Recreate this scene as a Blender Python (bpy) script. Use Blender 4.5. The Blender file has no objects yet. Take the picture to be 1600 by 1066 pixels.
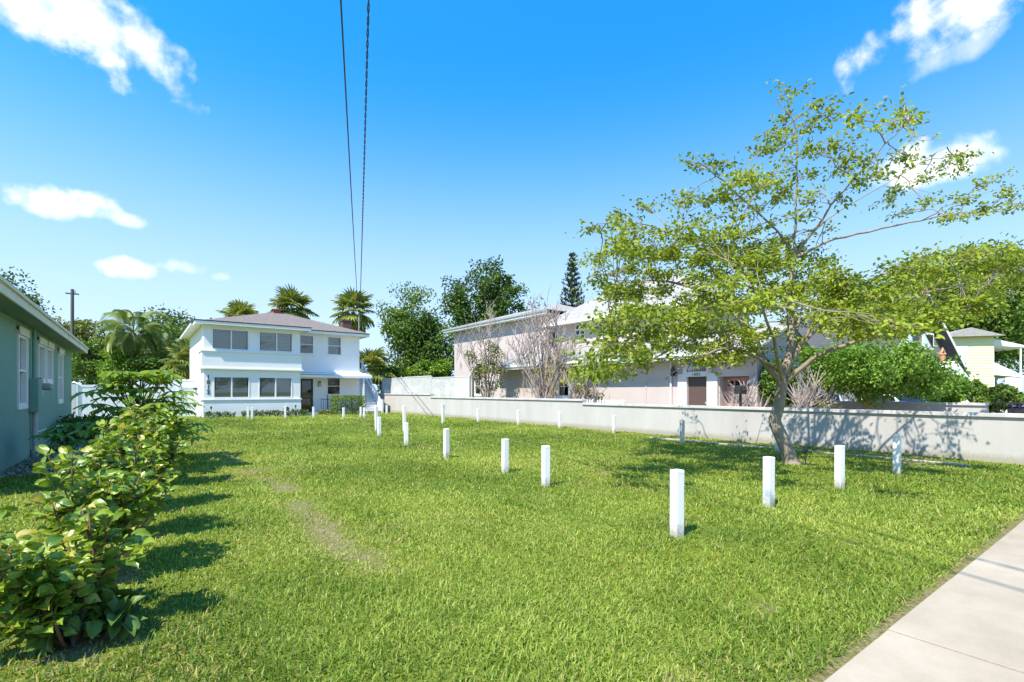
import bpy, math, random
import numpy as np
from mathutils import Vector, Matrix
random.seed(7); rng = np.random.default_rng(11)
scene = bpy.context.scene
C = scene.collection
R = math.radians

# ------------------------------------------------------------------ camera
F = 780.0; EYE = 1.5; HY = 612.0
HEAD = math.atan2(.5963, .8025)
FX, FY = math.sin(HEAD), math.cos(HEAD); RX, RY = math.cos(HEAD), -math.sin(HEAD)
cam = bpy.data.cameras.new('camera'); camo = bpy.data.objects.new('camera', cam); C.objects.link(camo)
camo.location = (0, 0, EYE); camo.rotation_euler = (R(90), 0, -HEAD)
cam.sensor_width = 36; cam.lens = F/1600*36; cam.shift_y = (HY-533)/1600
cam.clip_start = .05; cam.clip_end = 3000
scene.camera = camo

# ------------------------------------------------------------------ light
SUN_EL = R(53); SUN_AZ = math.atan2(-.957, -.29)          # compass angle of the sun, from +Y clockwise
sun = bpy.data.lights.new('sun', 'SUN'); suno = bpy.data.objects.new('sun', sun); C.objects.link(suno)
sun.energy = 4.4; sun.angle = R(.5); sun.color = (1, .94, .82)
sd = Vector((math.sin(SUN_AZ)*math.cos(SUN_EL), math.cos(SUN_AZ)*math.cos(SUN_EL), math.sin(SUN_EL)))
suno.rotation_euler = sd.to_track_quat('Z', 'Y').to_euler(); suno.location = sd*60
vs = scene.view_settings
vs.view_transform = 'Standard'; vs.look = 'None'; vs.gamma = 1; vs.exposure = .92; vs.use_curve_mapping = False
scene.cycles.use_denoising = True
scene.cycles.max_bounces = 6; scene.cycles.transparent_max_bounces = 12

def dirv(px, py):
    k = (px-800)/F
    return Vector((FX+RX*k, FY+RY*k, (HY-py)/F))
def at(px, py, d): v = dirv(px, py); return Vector((v.x*d, v.y*d, EYE+v.z*d))      # a pixel at a depth
def G(px, py): return at(px, py, EYE*F/(py-HY))                                     # a pixel on the ground
def onE(px, py, e): v = dirv(px, py); return at(px, py, e/v.x)                      # a pixel on the plane x = e
def onN(px, py, n): v = dirv(px, py); return at(px, py, n/v.y)

world = bpy.data.worlds.new('World'); scene.world = world; world.use_nodes = True
def build_world():
    nt = world.node_tree; nt.nodes.clear(); N = nt.nodes.new; L = nt.links.new
    out = N('ShaderNodeOutputWorld'); bg = N('ShaderNodeBackground')
    sky = N('ShaderNodeTexSky'); sky.sky_type = 'NISHITA'; sky.sun_disc = False
    sky.sun_elevation = SUN_EL; sky.sun_rotation = SUN_AZ
    sky.air_density = 1.0; sky.dust_density = 0; sky.ozone_density = 3.5; sky.altitude = 0
    # the horizon haze of the model is thicker than this clear day's: look a little above the true direction
    tcv = N('ShaderNodeTexCoord'); mp = N('ShaderNodeMapping'); L(tcv.outputs['Generated'], mp.inputs[0])
    mp.inputs['Scale'].default_value = (1, 1, .72); mp.inputs['Location'].default_value = (0, 0, .26)
    L(mp.outputs[0], sky.inputs['Vector'])
    tint = N('ShaderNodeMix'); tint.data_type = 'RGBA'; tint.blend_type = 'MULTIPLY'; tint.inputs['Factor'].default_value = 1
    L(sky.outputs[0], tint.inputs['A']); tint.inputs['B'].default_value = (.20, 1.44, 1.98, 1)
    sep = N('ShaderNodeSeparateXYZ'); L(tcv.outputs['Generated'], sep.inputs[0])
    hz = N('ShaderNodeMapRange'); hz.interpolation_type = 'SMOOTHERSTEP'; L(sep.outputs['Z'], hz.inputs['Value'])
    hz.inputs['From Min'].default_value = -.05; hz.inputs['From Max'].default_value = .60; hz.inputs['To Min'].default_value = .86; hz.inputs['To Max'].default_value = 0
    hs = N('ShaderNodeMix'); hs.data_type = 'RGBA'; L(hz.outputs[0], hs.inputs['Factor']); L(tint.outputs['Result'], hs.inputs['A']); hs.inputs['B'].default_value = (4.4, 5.25, 5.9, 1)
    tc = N('ShaderNodeTexCoord')
    def math_(op, a, b=None, clamp=False):
        n = N('ShaderNodeMath'); n.operation = op; n.use_clamp = clamp
        for i, v in enumerate((a, b)):
            if v is None: continue
            if hasattr(v, 'is_linked'): L(v, n.inputs[i])
            else: n.inputs[i].default_value = v
        return n.outputs[0]
    def dot(v):
        n = N('ShaderNodeVectorMath'); n.operation = 'DOT_PRODUCT'; L(tc.outputs['Generated'], n.inputs[0]); n.inputs[1].default_value = v
        return n.outputs['Value']
    def noise(sc, det, rough, dist=0):
        n = N('ShaderNodeTexNoise'); L(tc.outputs['Generated'], n.inputs['Vector'])
        n.inputs['Scale'].default_value = sc; n.inputs['Detail'].default_value = det; n.inputs['Roughness'].default_value = rough
        n.inputs['Distortion'].default_value = dist
        return n.outputs['Fac']
    n1 = noise(11, 7, .6, .1); n2 = noise(22, 6, .6)
    nz = math_('ADD', math_('MULTIPLY', math_('SUBTRACT', n1, .5), 2.6), math_('MULTIPLY', math_('SUBTRACT', n2, .5), 1.6))
    total = None
    clouds = []     # direction, right half width, up half width, tilt, density
    for px, py, w, h, tilt, den in [(90, 14, 130, 48, -.30, 1.0), (215, 66, 78, 34, -.6, .9), (100, 316, 58, 22, 0, 1.0), (192, 342, 24, 10, 0, .5),
                                    (203, 420, 33, 15, 0, .9), (286, 417, 34, 12, 0, .65), (345, 432, 16, 8, 0, .3),
                                    (1495, 26, 105, 36, .18, 1.0), (1480, 85, 60, 18, .2, .4), (1470, 252, 75, 30, 0, .9)]:
        clouds.append((dirv(px, py).normalized(), w/F, h/F, tilt, den))
    for az, el, w, h, den in [(-80, 30, .3, .1, .9), (-120, 15, .22, .06, .8), (-35, 48, .25, .1, .7), (100, 22, .25, .08, .9), (140, 40, .3, .12, .8),
                              (175, 14, .3, .07, .8), (-160, 35, .28, .1, .8), (70, 60, .2, .12, .6), (215, 60, .25, .13, .7)]:
        a, e = R(az), R(el)
        clouds.append((Vector((math.sin(a)*math.cos(e), math.cos(a)*math.cos(e), math.sin(e))), w, h, 0, den))
    for c, w, h, tilt, den in clouds:
        rt = Vector((c.y, -c.x, 0)).normalized(); up = rt.cross(c).normalized()
        r2 = rt*math.cos(tilt)+up*math.sin(tilt); u2 = -rt*math.sin(tilt)+up*math.cos(tilt)
        f = math_('MAXIMUM', dot(c), .05)
        u = math_('DIVIDE', math_('DIVIDE', dot(r2), f), w); v = math_('DIVIDE', math_('DIVIDE', dot(u2), f), h)
        q = math_('ADD', math_('MULTIPLY', u, u), math_('MULTIPLY', v, v))
        m = math_('SUBTRACT', math_('ADD', 1.0, nz), q)
        ss = N('ShaderNodeMapRange'); ss.interpolation_type = 'SMOOTHSTEP'; L(m, ss.inputs['Value'])
        ss.inputs['From Min'].default_value = .1; ss.inputs['From Max'].default_value = 1.35; ss.inputs['To Max'].default_value = den
        front = math_('GREATER_THAN', dot(c), .3)
        k = math_('MULTIPLY', ss.outputs[0], front)
        total = k if total is None else math_('MAXIMUM', total, k)
    mix = N('ShaderNodeMix'); mix.data_type = 'RGBA'
    L(total, mix.inputs['Factor']); L(hs.outputs['Result'], mix.inputs['A']); mix.inputs['B'].default_value = (7.6, 7.4, 7.5, 1)
    L(mix.outputs['Result'], bg.inputs['Color']); bg.inputs['Strength'].default_value = .108
    L(bg.outputs[0], out.inputs[0])
build_world()

# ------------------------------------------------------------------ materials
M = {}
def pm(name, c1, c2=None, scale=3.0, rough=.8, bump=0, bscale=60, spec=.3, metal=0, detail=5, contrast=1.0, stretch=None, rnd=0):
    m = bpy.data.materials.new(name); m.use_nodes = True; nt = m.node_tree; N = nt.nodes.new; L = nt.links.new
    b = nt.nodes['Principled BSDF']; b.inputs['Roughness'].default_value = rough; b.inputs['Metallic'].default_value = metal
    b.inputs['Specular IOR Level'].default_value = spec
    c2 = c2 or tuple(x*.82 for x in c1)
    geo = N('ShaderNodeNewGeometry'); mp = N('ShaderNodeMapping'); L(geo.outputs['Position'], mp.inputs[0])
    if stretch: mp.inputs['Scale'].default_value = stretch
    n = N('ShaderNodeTexNoise'); n.inputs['Scale'].default_value = scale; n.inputs['Detail'].default_value = detail; n.inputs['Roughness'].default_value = .62
    L(mp.outputs[0], n.inputs['Vector'])
    mr = N('ShaderNodeMapRange'); L(n.outputs['Fac'], mr.inputs['Value'])
    mr.inputs['From Min'].default_value = .5-.22/contrast; mr.inputs['From Max'].default_value = .5+.22/contrast
    mx = N('ShaderNodeMix'); mx.data_type = 'RGBA'; L(mr.outputs[0], mx.inputs['Factor']); mx.inputs['A'].default_value = (*c1, 1); mx.inputs['B'].default_value = (*c2, 1)
    col = mx.outputs['Result']
    if rnd:
        oi = N('ShaderNodeObjectInfo'); h = N('ShaderNodeHueSaturation'); m2 = N('ShaderNodeMapRange')
        L(oi.outputs['Random'], m2.inputs['Value']); m2.inputs['To Min'].default_value = 1-rnd; m2.inputs['To Max'].default_value = 1+rnd
        L(m2.outputs[0], h.inputs['Value']); L(col, h.inputs['Color']); col = h.outputs[0]
    L(col, b.inputs['Base Color'])
    if bump:
        n2 = N('ShaderNodeTexNoise'); n2.inputs['Scale'].default_value = bscale; n2.inputs['Detail'].default_value = 4; L(mp.outputs[0], n2.inputs['Vector'])
        bp = N('ShaderNodeBump'); bp.inputs['Strength'].default_value = bump; bp.inputs['Distance'].default_value = .02
        L(n2.outputs['Fac'], bp.inputs['Height']); L(bp.outputs[0], b.inputs['Normal'])
    M[name] = m
    return m
def leafmat(name, c1, c2, trans=.3, rough=.45, use_obj=False, gloss=.35, third=None):
    """leaf: colour between c1 and c2 by a per-leaf value; some light comes through"""
    m = bpy.data.materials.new(name); m.use_nodes = True; nt = m.node_tree; N = nt.nodes.new; L = nt.links.new
    b = nt.nodes['Principled BSDF']; out = nt.nodes['Material Output']
    if use_obj: src = N('ShaderNodeObjectInfo').outputs['Random']
    else:
        a = N('ShaderNodeAttribute'); a.attribute_name = 'leaf_value'; src = a.outputs['Fac']
    cr = N('ShaderNodeValToRGB'); L(src, cr.inputs[0])
    cr.color_ramp.elements[0].color = (*c1, 1); cr.color_ramp.elements[1].color = (*c2, 1)
    if third:
        cr.color_ramp.elements[1].position = .86; e = cr.color_ramp.elements.new(.97); e.color = (*third, 1)
    b.inputs['Roughness'].default_value = rough; b.inputs['Specular IOR Level'].default_value = gloss
    L(cr.outputs[0], b.inputs['Base Color'])
    tr = N('ShaderNodeBsdfTranslucent'); br = N('ShaderNodeMix'); br.data_type = 'RGBA'; br.blend_type = 'MULTIPLY'; br.inputs['Factor'].default_value = 1
    L(cr.outputs[0], br.inputs['A']); br.inputs['B'].default_value = (1.5, 1.35, .6, 1); L(br.outputs['Result'], tr.inputs['Color'])
    mx = N('ShaderNodeMixShader'); mx.inputs[0].default_value = trans; L(b.outputs[0], mx.inputs[1]); L(tr.outputs[0], mx.inputs[2]); L(mx.outputs[0], out.inputs[0])
    M[name] = m
    return m
def glassmat(name, tint, refl=1.0):
    m = bpy.data.materials.new(name); m.use_nodes = True; nt = m.node_tree; N = nt.nodes.new; L = nt.links.new
    nt.nodes.remove(nt.nodes['Principled BSDF']); out = nt.nodes['Material Output']
    t = N('ShaderNodeBsdfTransparent'); t.inputs[0].default_value = (*tint, 1)
    g = N('ShaderNodeBsdfGlossy'); g.inputs['Roughness'].default_value = .03; g.inputs['Color'].default_value = (refl, refl, refl, 1)
    fr = N('ShaderNodeFresnel'); fr.inputs[0].default_value = 1.7
    mx = N('ShaderNodeMixShader'); L(fr.outputs[0], mx.inputs[0]); L(t.outputs[0], mx.inputs[1]); L(g.outputs[0], mx.inputs[2]); L(mx.outputs[0], out.inputs[0])
    M[name] = m
pm('white_paint', (.80, .80, .79), (.74, .74, .73), 1.2, .55, .08, 40, .35)
pm('white_stucco', (.80, .80, .79), (.75, .75, .745), .8, .85, .25, 55)
pm('white_vinyl', (.80, .80, .81), (.76, .76, .77), 1.0, .4, 0, spec=.4)
pm('post_paint', (.82, .82, .81), (.70, .69, .66), 9, .6, .12, 60, contrast=.7, stretch=(1, 1, .25))
def soil_splash(m, h=.13):
    nt = m.node_tree; N = nt.nodes.new; L = nt.links.new; b = nt.nodes['Principled BSDF']; src = b.inputs['Base Color'].links[0].from_socket
    g = N('ShaderNodeNewGeometry'); sp = N('ShaderNodeSeparateXYZ'); L(g.outputs['Position'], sp.inputs[0]); n = N('ShaderNodeTexNoise'); n.inputs['Scale'].default_value = 26; n.inputs['Detail'].default_value = 6; L(g.outputs['Position'], n.inputs['Vector'])
    a = N('ShaderNodeMath'); a.operation = 'MULTIPLY_ADD'; L(n.outputs['Fac'], a.inputs[0]); a.inputs[1].default_value = -.22; L(sp.outputs['Z'], a.inputs[2])
    r = N('ShaderNodeMapRange'); L(a.outputs[0], r.inputs['Value']); r.inputs['From Min'].default_value = h-.2; r.inputs['From Max'].default_value = h-.07; r.inputs['To Min'].default_value = .75; r.inputs['To Max'].default_value = 0
    x = N('ShaderNodeMix'); x.data_type = 'RGBA'; L(r.outputs[0], x.inputs['Factor']); L(src, x.inputs['A']); x.inputs['B'].default_value = (.30, .27, .19, 1); L(x.outputs['Result'], b.inputs['Base Color'])
soil_splash(M['post_paint'])
pm('post_paint_weathered', (.62, .60, .56), (.40, .38, .34), 11, .8, .3, 60, stretch=(1, 1, .2))
pm('black_metal', (.025, .025, .027), (.04, .04, .04), 8, .45, 0, spec=.4)
pm('shingle_tan', (.245, .205, .185), (.14, .115, .105), 9, .95, .5, 22, contrast=1.6)
pm('shingle_grey', (.38, .36, .34), (.28, .265, .25), 7, .95, .4, 22, contrast=1.4)
pm('shingle_dark', (.12, .12, .125), (.075, .075, .08), 7, .95, .4, 22)
pm('brick_red', (.36, .10, .06), (.24, .07, .05), 12, .9, .3, 30)
pm('brick_brown', (.16, .10, .075), (.09, .06, .05), 12, .9, .4, 30)
pm('green_stucco', (.23, .375, .30), (.20, .335, .265), 1.4, .9, .35, 70)
pm('soffit_green', (.24, .31, .27), (.21, .28, .24), 2, .8)
pm('cream_paint', (.72, .69, .58), (.66, .63, .52), 3, .6)
pm('roof_green_grey', (.30, .29, .25), (.22, .21, .18), 6, .95, .3, 25)
pm('blind', (.78, .78, .76), (.72, .72, .70), 2, .6)
pm('blind_grey', (.62, .62, .60), (.55, .55, .53), 2, .6)
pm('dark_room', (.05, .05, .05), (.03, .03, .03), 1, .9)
pm('pink_stucco', (.555, .475, .45), (.50, .425, .40), .9, .92, .3, 50)
pm('pink_light', (.70, .655, .62), (.64, .60, .565), .9, .92, .25, 50)
pm('salmon_door', (.62, .34, .27), (.56, .30, .24), 2, .6)
pm('brown_door', (.115, .075, .06), (.09, .06, .05), 6, .6, stretch=(6, 6, .7))
pm('wall_stucco', (.51, .49, .465), (.41, .39, .365), 1.6, .95, .25, 45, contrast=.8, stretch=(1, 1, .22), detail=8)
pm('wall_cap', (.60, .58, .555), (.40, .38, .36), 3, .9, .3, 40)
pm('concrete', (.47, .395, .30), (.33, .27, .195), 1.3, .95, .25, 120, contrast=1.1, detail=10)
pm('edging', (.50, .45, .39), (.34, .30, .25), 5, .95, .3, 50)
pm('bark_pale', (.36, .30, .235), (.22, .175, .13), 7, .95, .8, 28, stretch=(1, 1, .35))
pm('bark_dark', (.15, .115, .085), (.09, .07, .055), 7, .95, .7, 25, stretch=(1, 1, .3))
pm('bark_orange', (.40, .24, .12), (.26, .15, .085), 7, .95, .6, 25, stretch=(1, 1, .3))
pm('bark_red', (.20, .10, .06), (.13, .065, .04), 12, .85, .4, 40)
pm('palm_trunk', (.24, .19, .14), (.15, .12, .09), 9, .95, .9, 14, stretch=(1, 1, 3))
pm('dry_twig', (.44, .37, .33), (.30, .245, .215), 6, .95)
pm('dry_moss', (.40, .29, .18), (.28, .20, .13), 6, .95)
pm('wood_pole', (.16, .14, .12), (.10, .085, .07), 8, .95, .5, 20, stretch=(1, 1, .1))
pm('pebble', (.62, .57, .49), (.32, .28, .23), 40, .9, rnd=.3)
pm('dry_soil', (.40, .33, .25), (.22, .17, .12), 30, .95)
pm('yellow_siding', (.78, .74, .46), (.74, .70, .42), 2, .7)
pm('grey_siding', (.20, .205, .22), (.17, .175, .19), 2, .75)
pm('metal_box', (.36, .375, .36), (.29, .30, .29), 5, .5, 0, spec=.4)
pm('pvc_grey', (.50, .50, .48), (.42, .42, .40), 5, .5)
pm('car_white', (.78, .78, .78), (.76, .76, .76), 1, .2, spec=.6)
pm('car_silver', (.42, .43, .45), (.40, .41, .43), 1, .25, spec=.6)
pm('rubber', (.02, .02, .02), (.03, .03, .03), 9, .8)
pm('bin_black', (.03, .03, .035), (.04, .04, .045), 4, .5)
pm('bin_purple', (.12, .09, .38), (.10, .08, .33), 4, .5)
pm('bin_green', (.03, .30, .13), (.025, .26, .11), 4, .5)
pm('driveway', (.42, .40, .37), (.32, .30, .28), 1.2, .95, .2, 90)
pm('lattice', (.60, .60, .58), (.50, .50, .48), 3, .7)
pm('lamp_glass', (.7, .66, .55), (.66, .62, .5), 4, .3)
pm('copper', (.55, .25, .15), (.45, .2, .12), 6, .5)
pm('plaque', (.05, .05, .06), (.07, .07, .08), 6, .5)
glassmat('glass', (.88, .89, .88)); glassmat('glass_dark', (.30, .32, .31)); glassmat('car_glass', (.12, .13, .14))
leafmat('leaf_tree', (.125, .19, .02), (.40, .47, .05), .38, .5)
leafmat('leaf_shrub', (.085, .175, .022), (.30, .395, .04), .26, .33, use_obj=True, gloss=.5, third=(.50, .42, .12))
leafmat('leaf_umbrella', (.12, .23, .03), (.34, .46, .07), .42, .35, gloss=.5)
leafmat('leaf_dark', (0.048, 0.099, 0.022), (0.136, 0.216, 0.038), .22, .45)
leafmat('leaf_mid', (0.072, 0.152, 0.026), (0.200, 0.296, 0.045), .26, .45)
leafmat('leaf_bright', (0.098, 0.210, 0.024), (0.255, 0.390, 0.045), .28, .45)
leafmat('leaf_olive', (0.112, 0.143, 0.033), (0.255, 0.285, 0.068), .25, .5)
leafmat('leaf_hedge', (0.077, 0.147, 0.022), (0.210, 0.301, 0.039), .22, .4)
leafmat('leaf_palm', (.11, .16, .03), (.30, .34, .08), .25, .42, use_obj=True)
#(0.093, 0.145, 0.031), (0.255, 0.306, 0.068), .2, .42, use_obj=True)
leafmat('leaf_feather', (.075, .13, .025), (.19, .25, .055), .25, .42, use_obj=True)
leafmat('leaf_palm_dry', (.22, .17, .08), (.30, .22, .11), .15, .7, use_obj=True)
leafmat('leaf_pine', (.022, .045, .02), (.05, .085, .03), .1, .6)

# ------------------------------------------------------------------ mesh helpers
class MB:
    def __init__(s): s.v = []; s.f = []
    def add(s, vs, fs):
        o = len(s.v); s.v += [tuple(v) for v in vs]; s.f += [tuple(i+o for i in f) for f in fs]; return s
    def box(s, a, b):
        x0, x1 = sorted((a[0], b[0])); y0, y1 = sorted((a[1], b[1])); z0, z1 = sorted((a[2], b[2]))
        return s.add([(x0,y0,z0),(x1,y0,z0),(x1,y1,z0),(x0,y1,z0),(x0,y0,z1),(x1,y0,z1),(x1,y1,z1),(x0,y1,z1)],
                     [(3,2,1,0),(4,5,6,7),(0,1,5,4),(1,2,6,5),(2,3,7,6),(3,0,4,7)])
    def hexa(s, v8): return s.add(v8, [(3,2,1,0),(4,5,6,7),(0,1,5,4),(1,2,6,5),(2,3,7,6),(3,0,4,7)])
    def bar(s, p, q, w, h):
        p = Vector(p); q = Vector(q); d = (q-p).normalized()
        up = Vector((0,0,1)) if abs(d.z) < .95 else Vector((1,0,0))
        sd_ = d.cross(up).normalized()*w/2; u = sd_.cross(d).normalized()*h/2
        return s.hexa([p-sd_-u, p+sd_-u, q+sd_-u, q-sd_-u, p-sd_+u, p+sd_+u, q+sd_+u, q-sd_+u])
    def tube(s, pts, radii, n=8, caps=True):
        pts = [Vector(p) for p in pts]
        if not hasattr(radii, '__len__'): radii = [radii]*len(pts)
        o = len(s.v); ref = None
        for i, p in enumerate(pts):
            t = (pts[min(i+1, len(pts)-1)]-pts[max(i-1, 0)])
            t = t.normalized() if t.length > 1e-9 else Vector((0,0,1))
            if ref is None: ref = t.orthogonal().normalized()
            ref = (ref-t*ref.dot(t)); ref = ref.normalized() if ref.length > 1e-6 else t.orthogonal().normalized()
            b = t.cross(ref)
            for k in range(n):
                a = 2*math.pi*k/n; s.v.append(tuple(p+(ref*math.cos(a)+b*math.sin(a))*radii[i]))
        for i in range(len(pts)-1):
            for k in range(n):
                k2 = (k+1) % n; s.f.append((o+i*n+k, o+i*n+k2, o+(i+1)*n+k2, o+(i+1)*n+k))
        if caps:
            s.f.append(tuple(o+k for k in reversed(range(n)))); s.f.append(tuple(o+(len(pts)-1)*n+k for k in range(n)))
        return s
    def prism(s, poly, off):
        """poly: list of 3-D points (counter-clockwise seen from the off side), off: extrusion vector"""
        n = len(poly); off = Vector(off); a = [Vector(p) for p in poly]; b = [p+off for p in a]
        return s.add(a+b, [tuple(reversed(range(n))), tuple(range(n, 2*n))]+[(i, (i+1) % n, n+(i+1) % n, n+i) for i in range(n)])
    def mesh(s, name):
        me = bpy.data.meshes.new(name); me.from_pydata(s.v, [], s.f); me.update(); return me
    def build(s, name, mat, parent=None, smooth=False, bevel=0, kind=None):
        me = s.mesh(name); me.materials.append(M[mat])
        if smooth: me.polygons.foreach_set('use_smooth', [True]*len(me.polygons))
        o = link(name, me, parent)
        if bevel:
            b = o.modifiers.new('bevel', 'BEVEL'); b.width = bevel; b.segments = 2; b.limit_method = 'ANGLE'
        if kind: o['kind'] = kind
        return o
def root_of(o):
    loc = Vector((0,0,0))
    while o is not None: loc += o.location; o = o.parent
    return loc
def link(name, data, parent=None, mw=None):
    """data in world coordinates (or placed by mw); parents carry only a location, or are meshes at the origin"""
    o = bpy.data.objects.new(name, data); C.objects.link(o)
    if mw is not None: o.matrix_basis = mw
    if parent is not None:
        o.parent = parent
        o.matrix_parent_inverse = OFF[parent.name]
        OFF[o.name] = Matrix.Identity(4) if mw is None else mw.inverted()
    else:
        OFF[o.name] = Matrix.Identity(4) if mw is None else mw.inverted()
    return o
OFF = {}
def thing(name, label, cat, loc=(0,0,0), group=None):
    o = bpy.data.objects.new(name, None); C.objects.link(o); o.location = loc; o.empty_display_size = .2
    OFF[o.name] = Matrix.Translation(-Vector(loc))
    return tag(o, label, cat, group)
def tag(o, label, cat, group=None):
    o['label'] = label; o['category'] = cat
    if group: o['group'] = group
    return o
def struct(o): o['kind'] = 'structure'; return o

class Face:
    """a wall plane: S faces -y, W faces -x, E faces +x; u runs along it, o is the distance out of it"""
    def __init__(s, side, c): s.side, s.c = side, c
    def p(s, u, z, o):
        if s.side == 'S': return (u, s.c-o, z)
        if s.side == 'W': return (s.c-o, u, z)
        return (s.c+o, u, z)
    def box(s, mb, u0, u1, z0, z1, o0, o1): return mb.box(s.p(u0, z0, o0), s.p(u1, z1, o1))
def wall(face, u0, u1, z0, z1, th, openings, name, mat, parent):
    mb = MB(); cuts = sorted({u0, u1}|{c for o in openings for c in (o[0], o[1]) if u0 < c < u1})
    for a, b in zip(cuts, cuts[1:]):
        zz = z0
        for o in sorted((o for o in openings if o[0] <= a+1e-6 and o[1] >= b-1e-6), key=lambda o: o[2]):
            if o[2] > zz: face.box(mb, a, b, zz, o[2], -th, 0)
            zz = o[3]
        if zz < z1: face.box(mb, a, b, zz, z1, -th, 0)
    return mb.build(name, mat, parent)
def window(face, u0, u1, z0, z1, parent, mull=(), rails=(), fw=.05, proud=.02, inset=.07, frame='white_paint', glass='glass', blind=None, blind_z=None, trim=0, sill=True, slat=.075):
    mb = MB()
    face.box(mb, u0, u0+fw, z0, z1, -inset-.03, proud); face.box(mb, u1-fw, u1, z0, z1, -inset-.03, proud)
    face.box(mb, u0+fw, u1-fw, z1-fw, z1, -inset-.03, proud-.002); face.box(mb, u0+fw, u1-fw, z0, z0+fw, -inset-.03, proud-.002)
    w = mb.build('window', frame, parent)
    for m_ in mull: face.box(MB(), m_-fw*.6, m_+fw*.6, z0+fw, z1-fw, -inset-.02, proud-.006).build('mullion', frame, w)
    edges = [u0+fw]+list(mull)+[u1-fw]
    for r in rails:
        for a, b in zip(edges, edges[1:]):
            g = fw*.6
            face.box(MB(), a+(g if a in mull else 0), b-(g if b in mull else 0), r-.022, r+.022, -inset-.015, proud-.01).build('rail', frame, w)
    for a, b in zip(edges, edges[1:]):
        g = fw*.6
        face.box(MB(), a+(g if a in mull else 0), b-(g if b in mull else 0), z0+fw, z1-fw, -inset-.004, -inset).build('pane', glass, w)
        if blind:
            mb = MB(); zb = z0+fw if blind_z is None else blind_z; z = z1-fw-.02
            a2 = a+.07; b2 = b-.07
            while z > zb:
                c = z; h = slat*.36
                pts = [face.p(a2, c-h, -inset-.06), face.p(b2, c-h, -inset-.06), face.p(b2, c+h, -inset-.10), face.p(a2, c+h, -inset-.10)]
                mb.add(pts, [(0, 1, 2, 3)]); z -= slat
            if mb.v: mb.build('blind', blind, w, kind='stuff')
    if trim:
        mb = MB()
        face.box(mb, u0-trim, u0-.002, z0-trim, z1+trim, 0, proud+.015); face.box(mb, u1+.002, u1+trim, z0-trim, z1+trim, 0, proud+.015)
        face.box(mb, u0-.002, u1+.002, z1+.002, z1+trim, 0, proud+.013); face.box(mb, u0-.002, u1+.002, z0-trim, z0-.002, 0, proud+.013)
        mb.build('trim', frame, w)
    if sill: face.box(MB(), u0-.08-trim, u1+.08+trim, z0-trim-.07, z0-trim-.004, 0, .09).build('sill', frame, w)
    return w
def text_part(s, size, face, u, z, o, parent, mat, depth=.012, mirror=1):
    cu = bpy.data.curves.new('digit', 'FONT'); cu.body = s; cu.size = size; cu.extrude = depth; cu.align_x = 'CENTER'; cu.offset = size*.02
    t = bpy.data.objects.new('digit', cu); C.objects.link(t)
    dg = bpy.context.evaluated_depsgraph_get(); me = bpy.data.meshes.new_from_object(t.evaluated_get(dg))
    bpy.data.objects.remove(t); bpy.data.curves.remove(cu)
    me.materials.clear(); me.materials.append(M[mat])
    if face.side == 'S': rot = Matrix(((1,0,0,0),(0,0,-1,0),(0,1,0,0),(0,0,0,1)))
    else: rot = Matrix(((0,0,-1,0),(-1,0,0,0),(0,1,0,0),(0,0,0,1)))       # W: letters read along -y
    return link('digit', me, parent, Matrix.Translation(Vector(face.p(u, z, o))) @ rot)

# ------------------------------------------------------------------ leaves (numpy)
def np_mesh(name, V, loops_per, nf, mat, parent, vals=None, smooth=False, kind=None):
    """V (n,3); faces are consecutive index rows loops_per (nf,k)"""
    me = bpy.data.meshes.new(name); k = loops_per.shape[1]
    me.vertices.add(len(V)); me.vertices.foreach_set('co', np.ascontiguousarray(V, dtype=np.float32).ravel())
    me.loops.add(nf*k); me.loops.foreach_set('vertex_index', loops_per.astype(np.int32).ravel())
    me.polygons.add(nf); me.polygons.foreach_set('loop_start', np.arange(0, nf*k, k, dtype=np.int32))
    if vals is not None:
        at_ = me.attributes.new('leaf_value', 'FLOAT', 'POINT'); at_.data.foreach_set('value', vals.astype(np.float32))
    if smooth: me.polygons.foreach_set('use_smooth', np.ones(nf, dtype=bool))
    me.update(calc_edges=True); me.materials.append(M[mat])
    o = link(name, me, parent)
    if kind: o['kind'] = kind
    return o
def unit(a): return a/np.maximum(np.linalg.norm(a, axis=-1, keepdims=True), 1e-9)
def leaf_arrays(P, ln, wd, up=.5, droop=0., axis=None, fold=.25):
    """kite leaves: 6 verts, 2 quads. P (n,3); returns V, faces, per-vertex leaf index"""
    n = len(P)
    A = rng.normal(size=(n, 3)) if axis is None else axis+rng.normal(size=(n, 3))*.5
    A[:, 2] -= droop; A = unit(A)
    Nn = rng.normal(size=(n, 3)); Nn[:, 2] += up*3; Nn = unit(Nn-A*np.sum(Nn*A, 1, keepdims=True)); S = np.cross(A, Nn)
    l = (ln*(rng.uniform(.65, 1.25, n)))[:, None]; w = (wd*rng.uniform(.7, 1.2, n))[:, None]
    V = np.stack([P, P+A*l*.3+S*w*.5+Nn*w*fold, P+A*l*.72+S*w*.4+Nn*w*fold*.6, P+A*l-Nn*l*.12,
                  P+A*l*.72-S*w*.4+Nn*w*fold*.6, P+A*l*.3-S*w*.5+Nn*w*fold], 1)
    b = np.arange(n)[:, None]*6
    Fc = np.concatenate([b+np.array([0, 1, 2, 3]), b+np.array([0, 3, 4, 5])], 1).reshape(-1, 4)
    return V.reshape(-1, 3), Fc, np.repeat(np.arange(n), 6)
def foliage(name, P, ln, wd, mat, parent, up=.5, droop=0., axis=None, vals=None, kind='stuff', fold=.25):
    V, Fc, idx = leaf_arrays(P, ln, wd, up, droop, axis, fold)
    if vals is None: vals = rng.uniform(0, 1, len(P))
    return np_mesh(name, V, Fc, len(Fc), mat, parent, np.asarray(vals)[idx], kind=kind)
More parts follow.
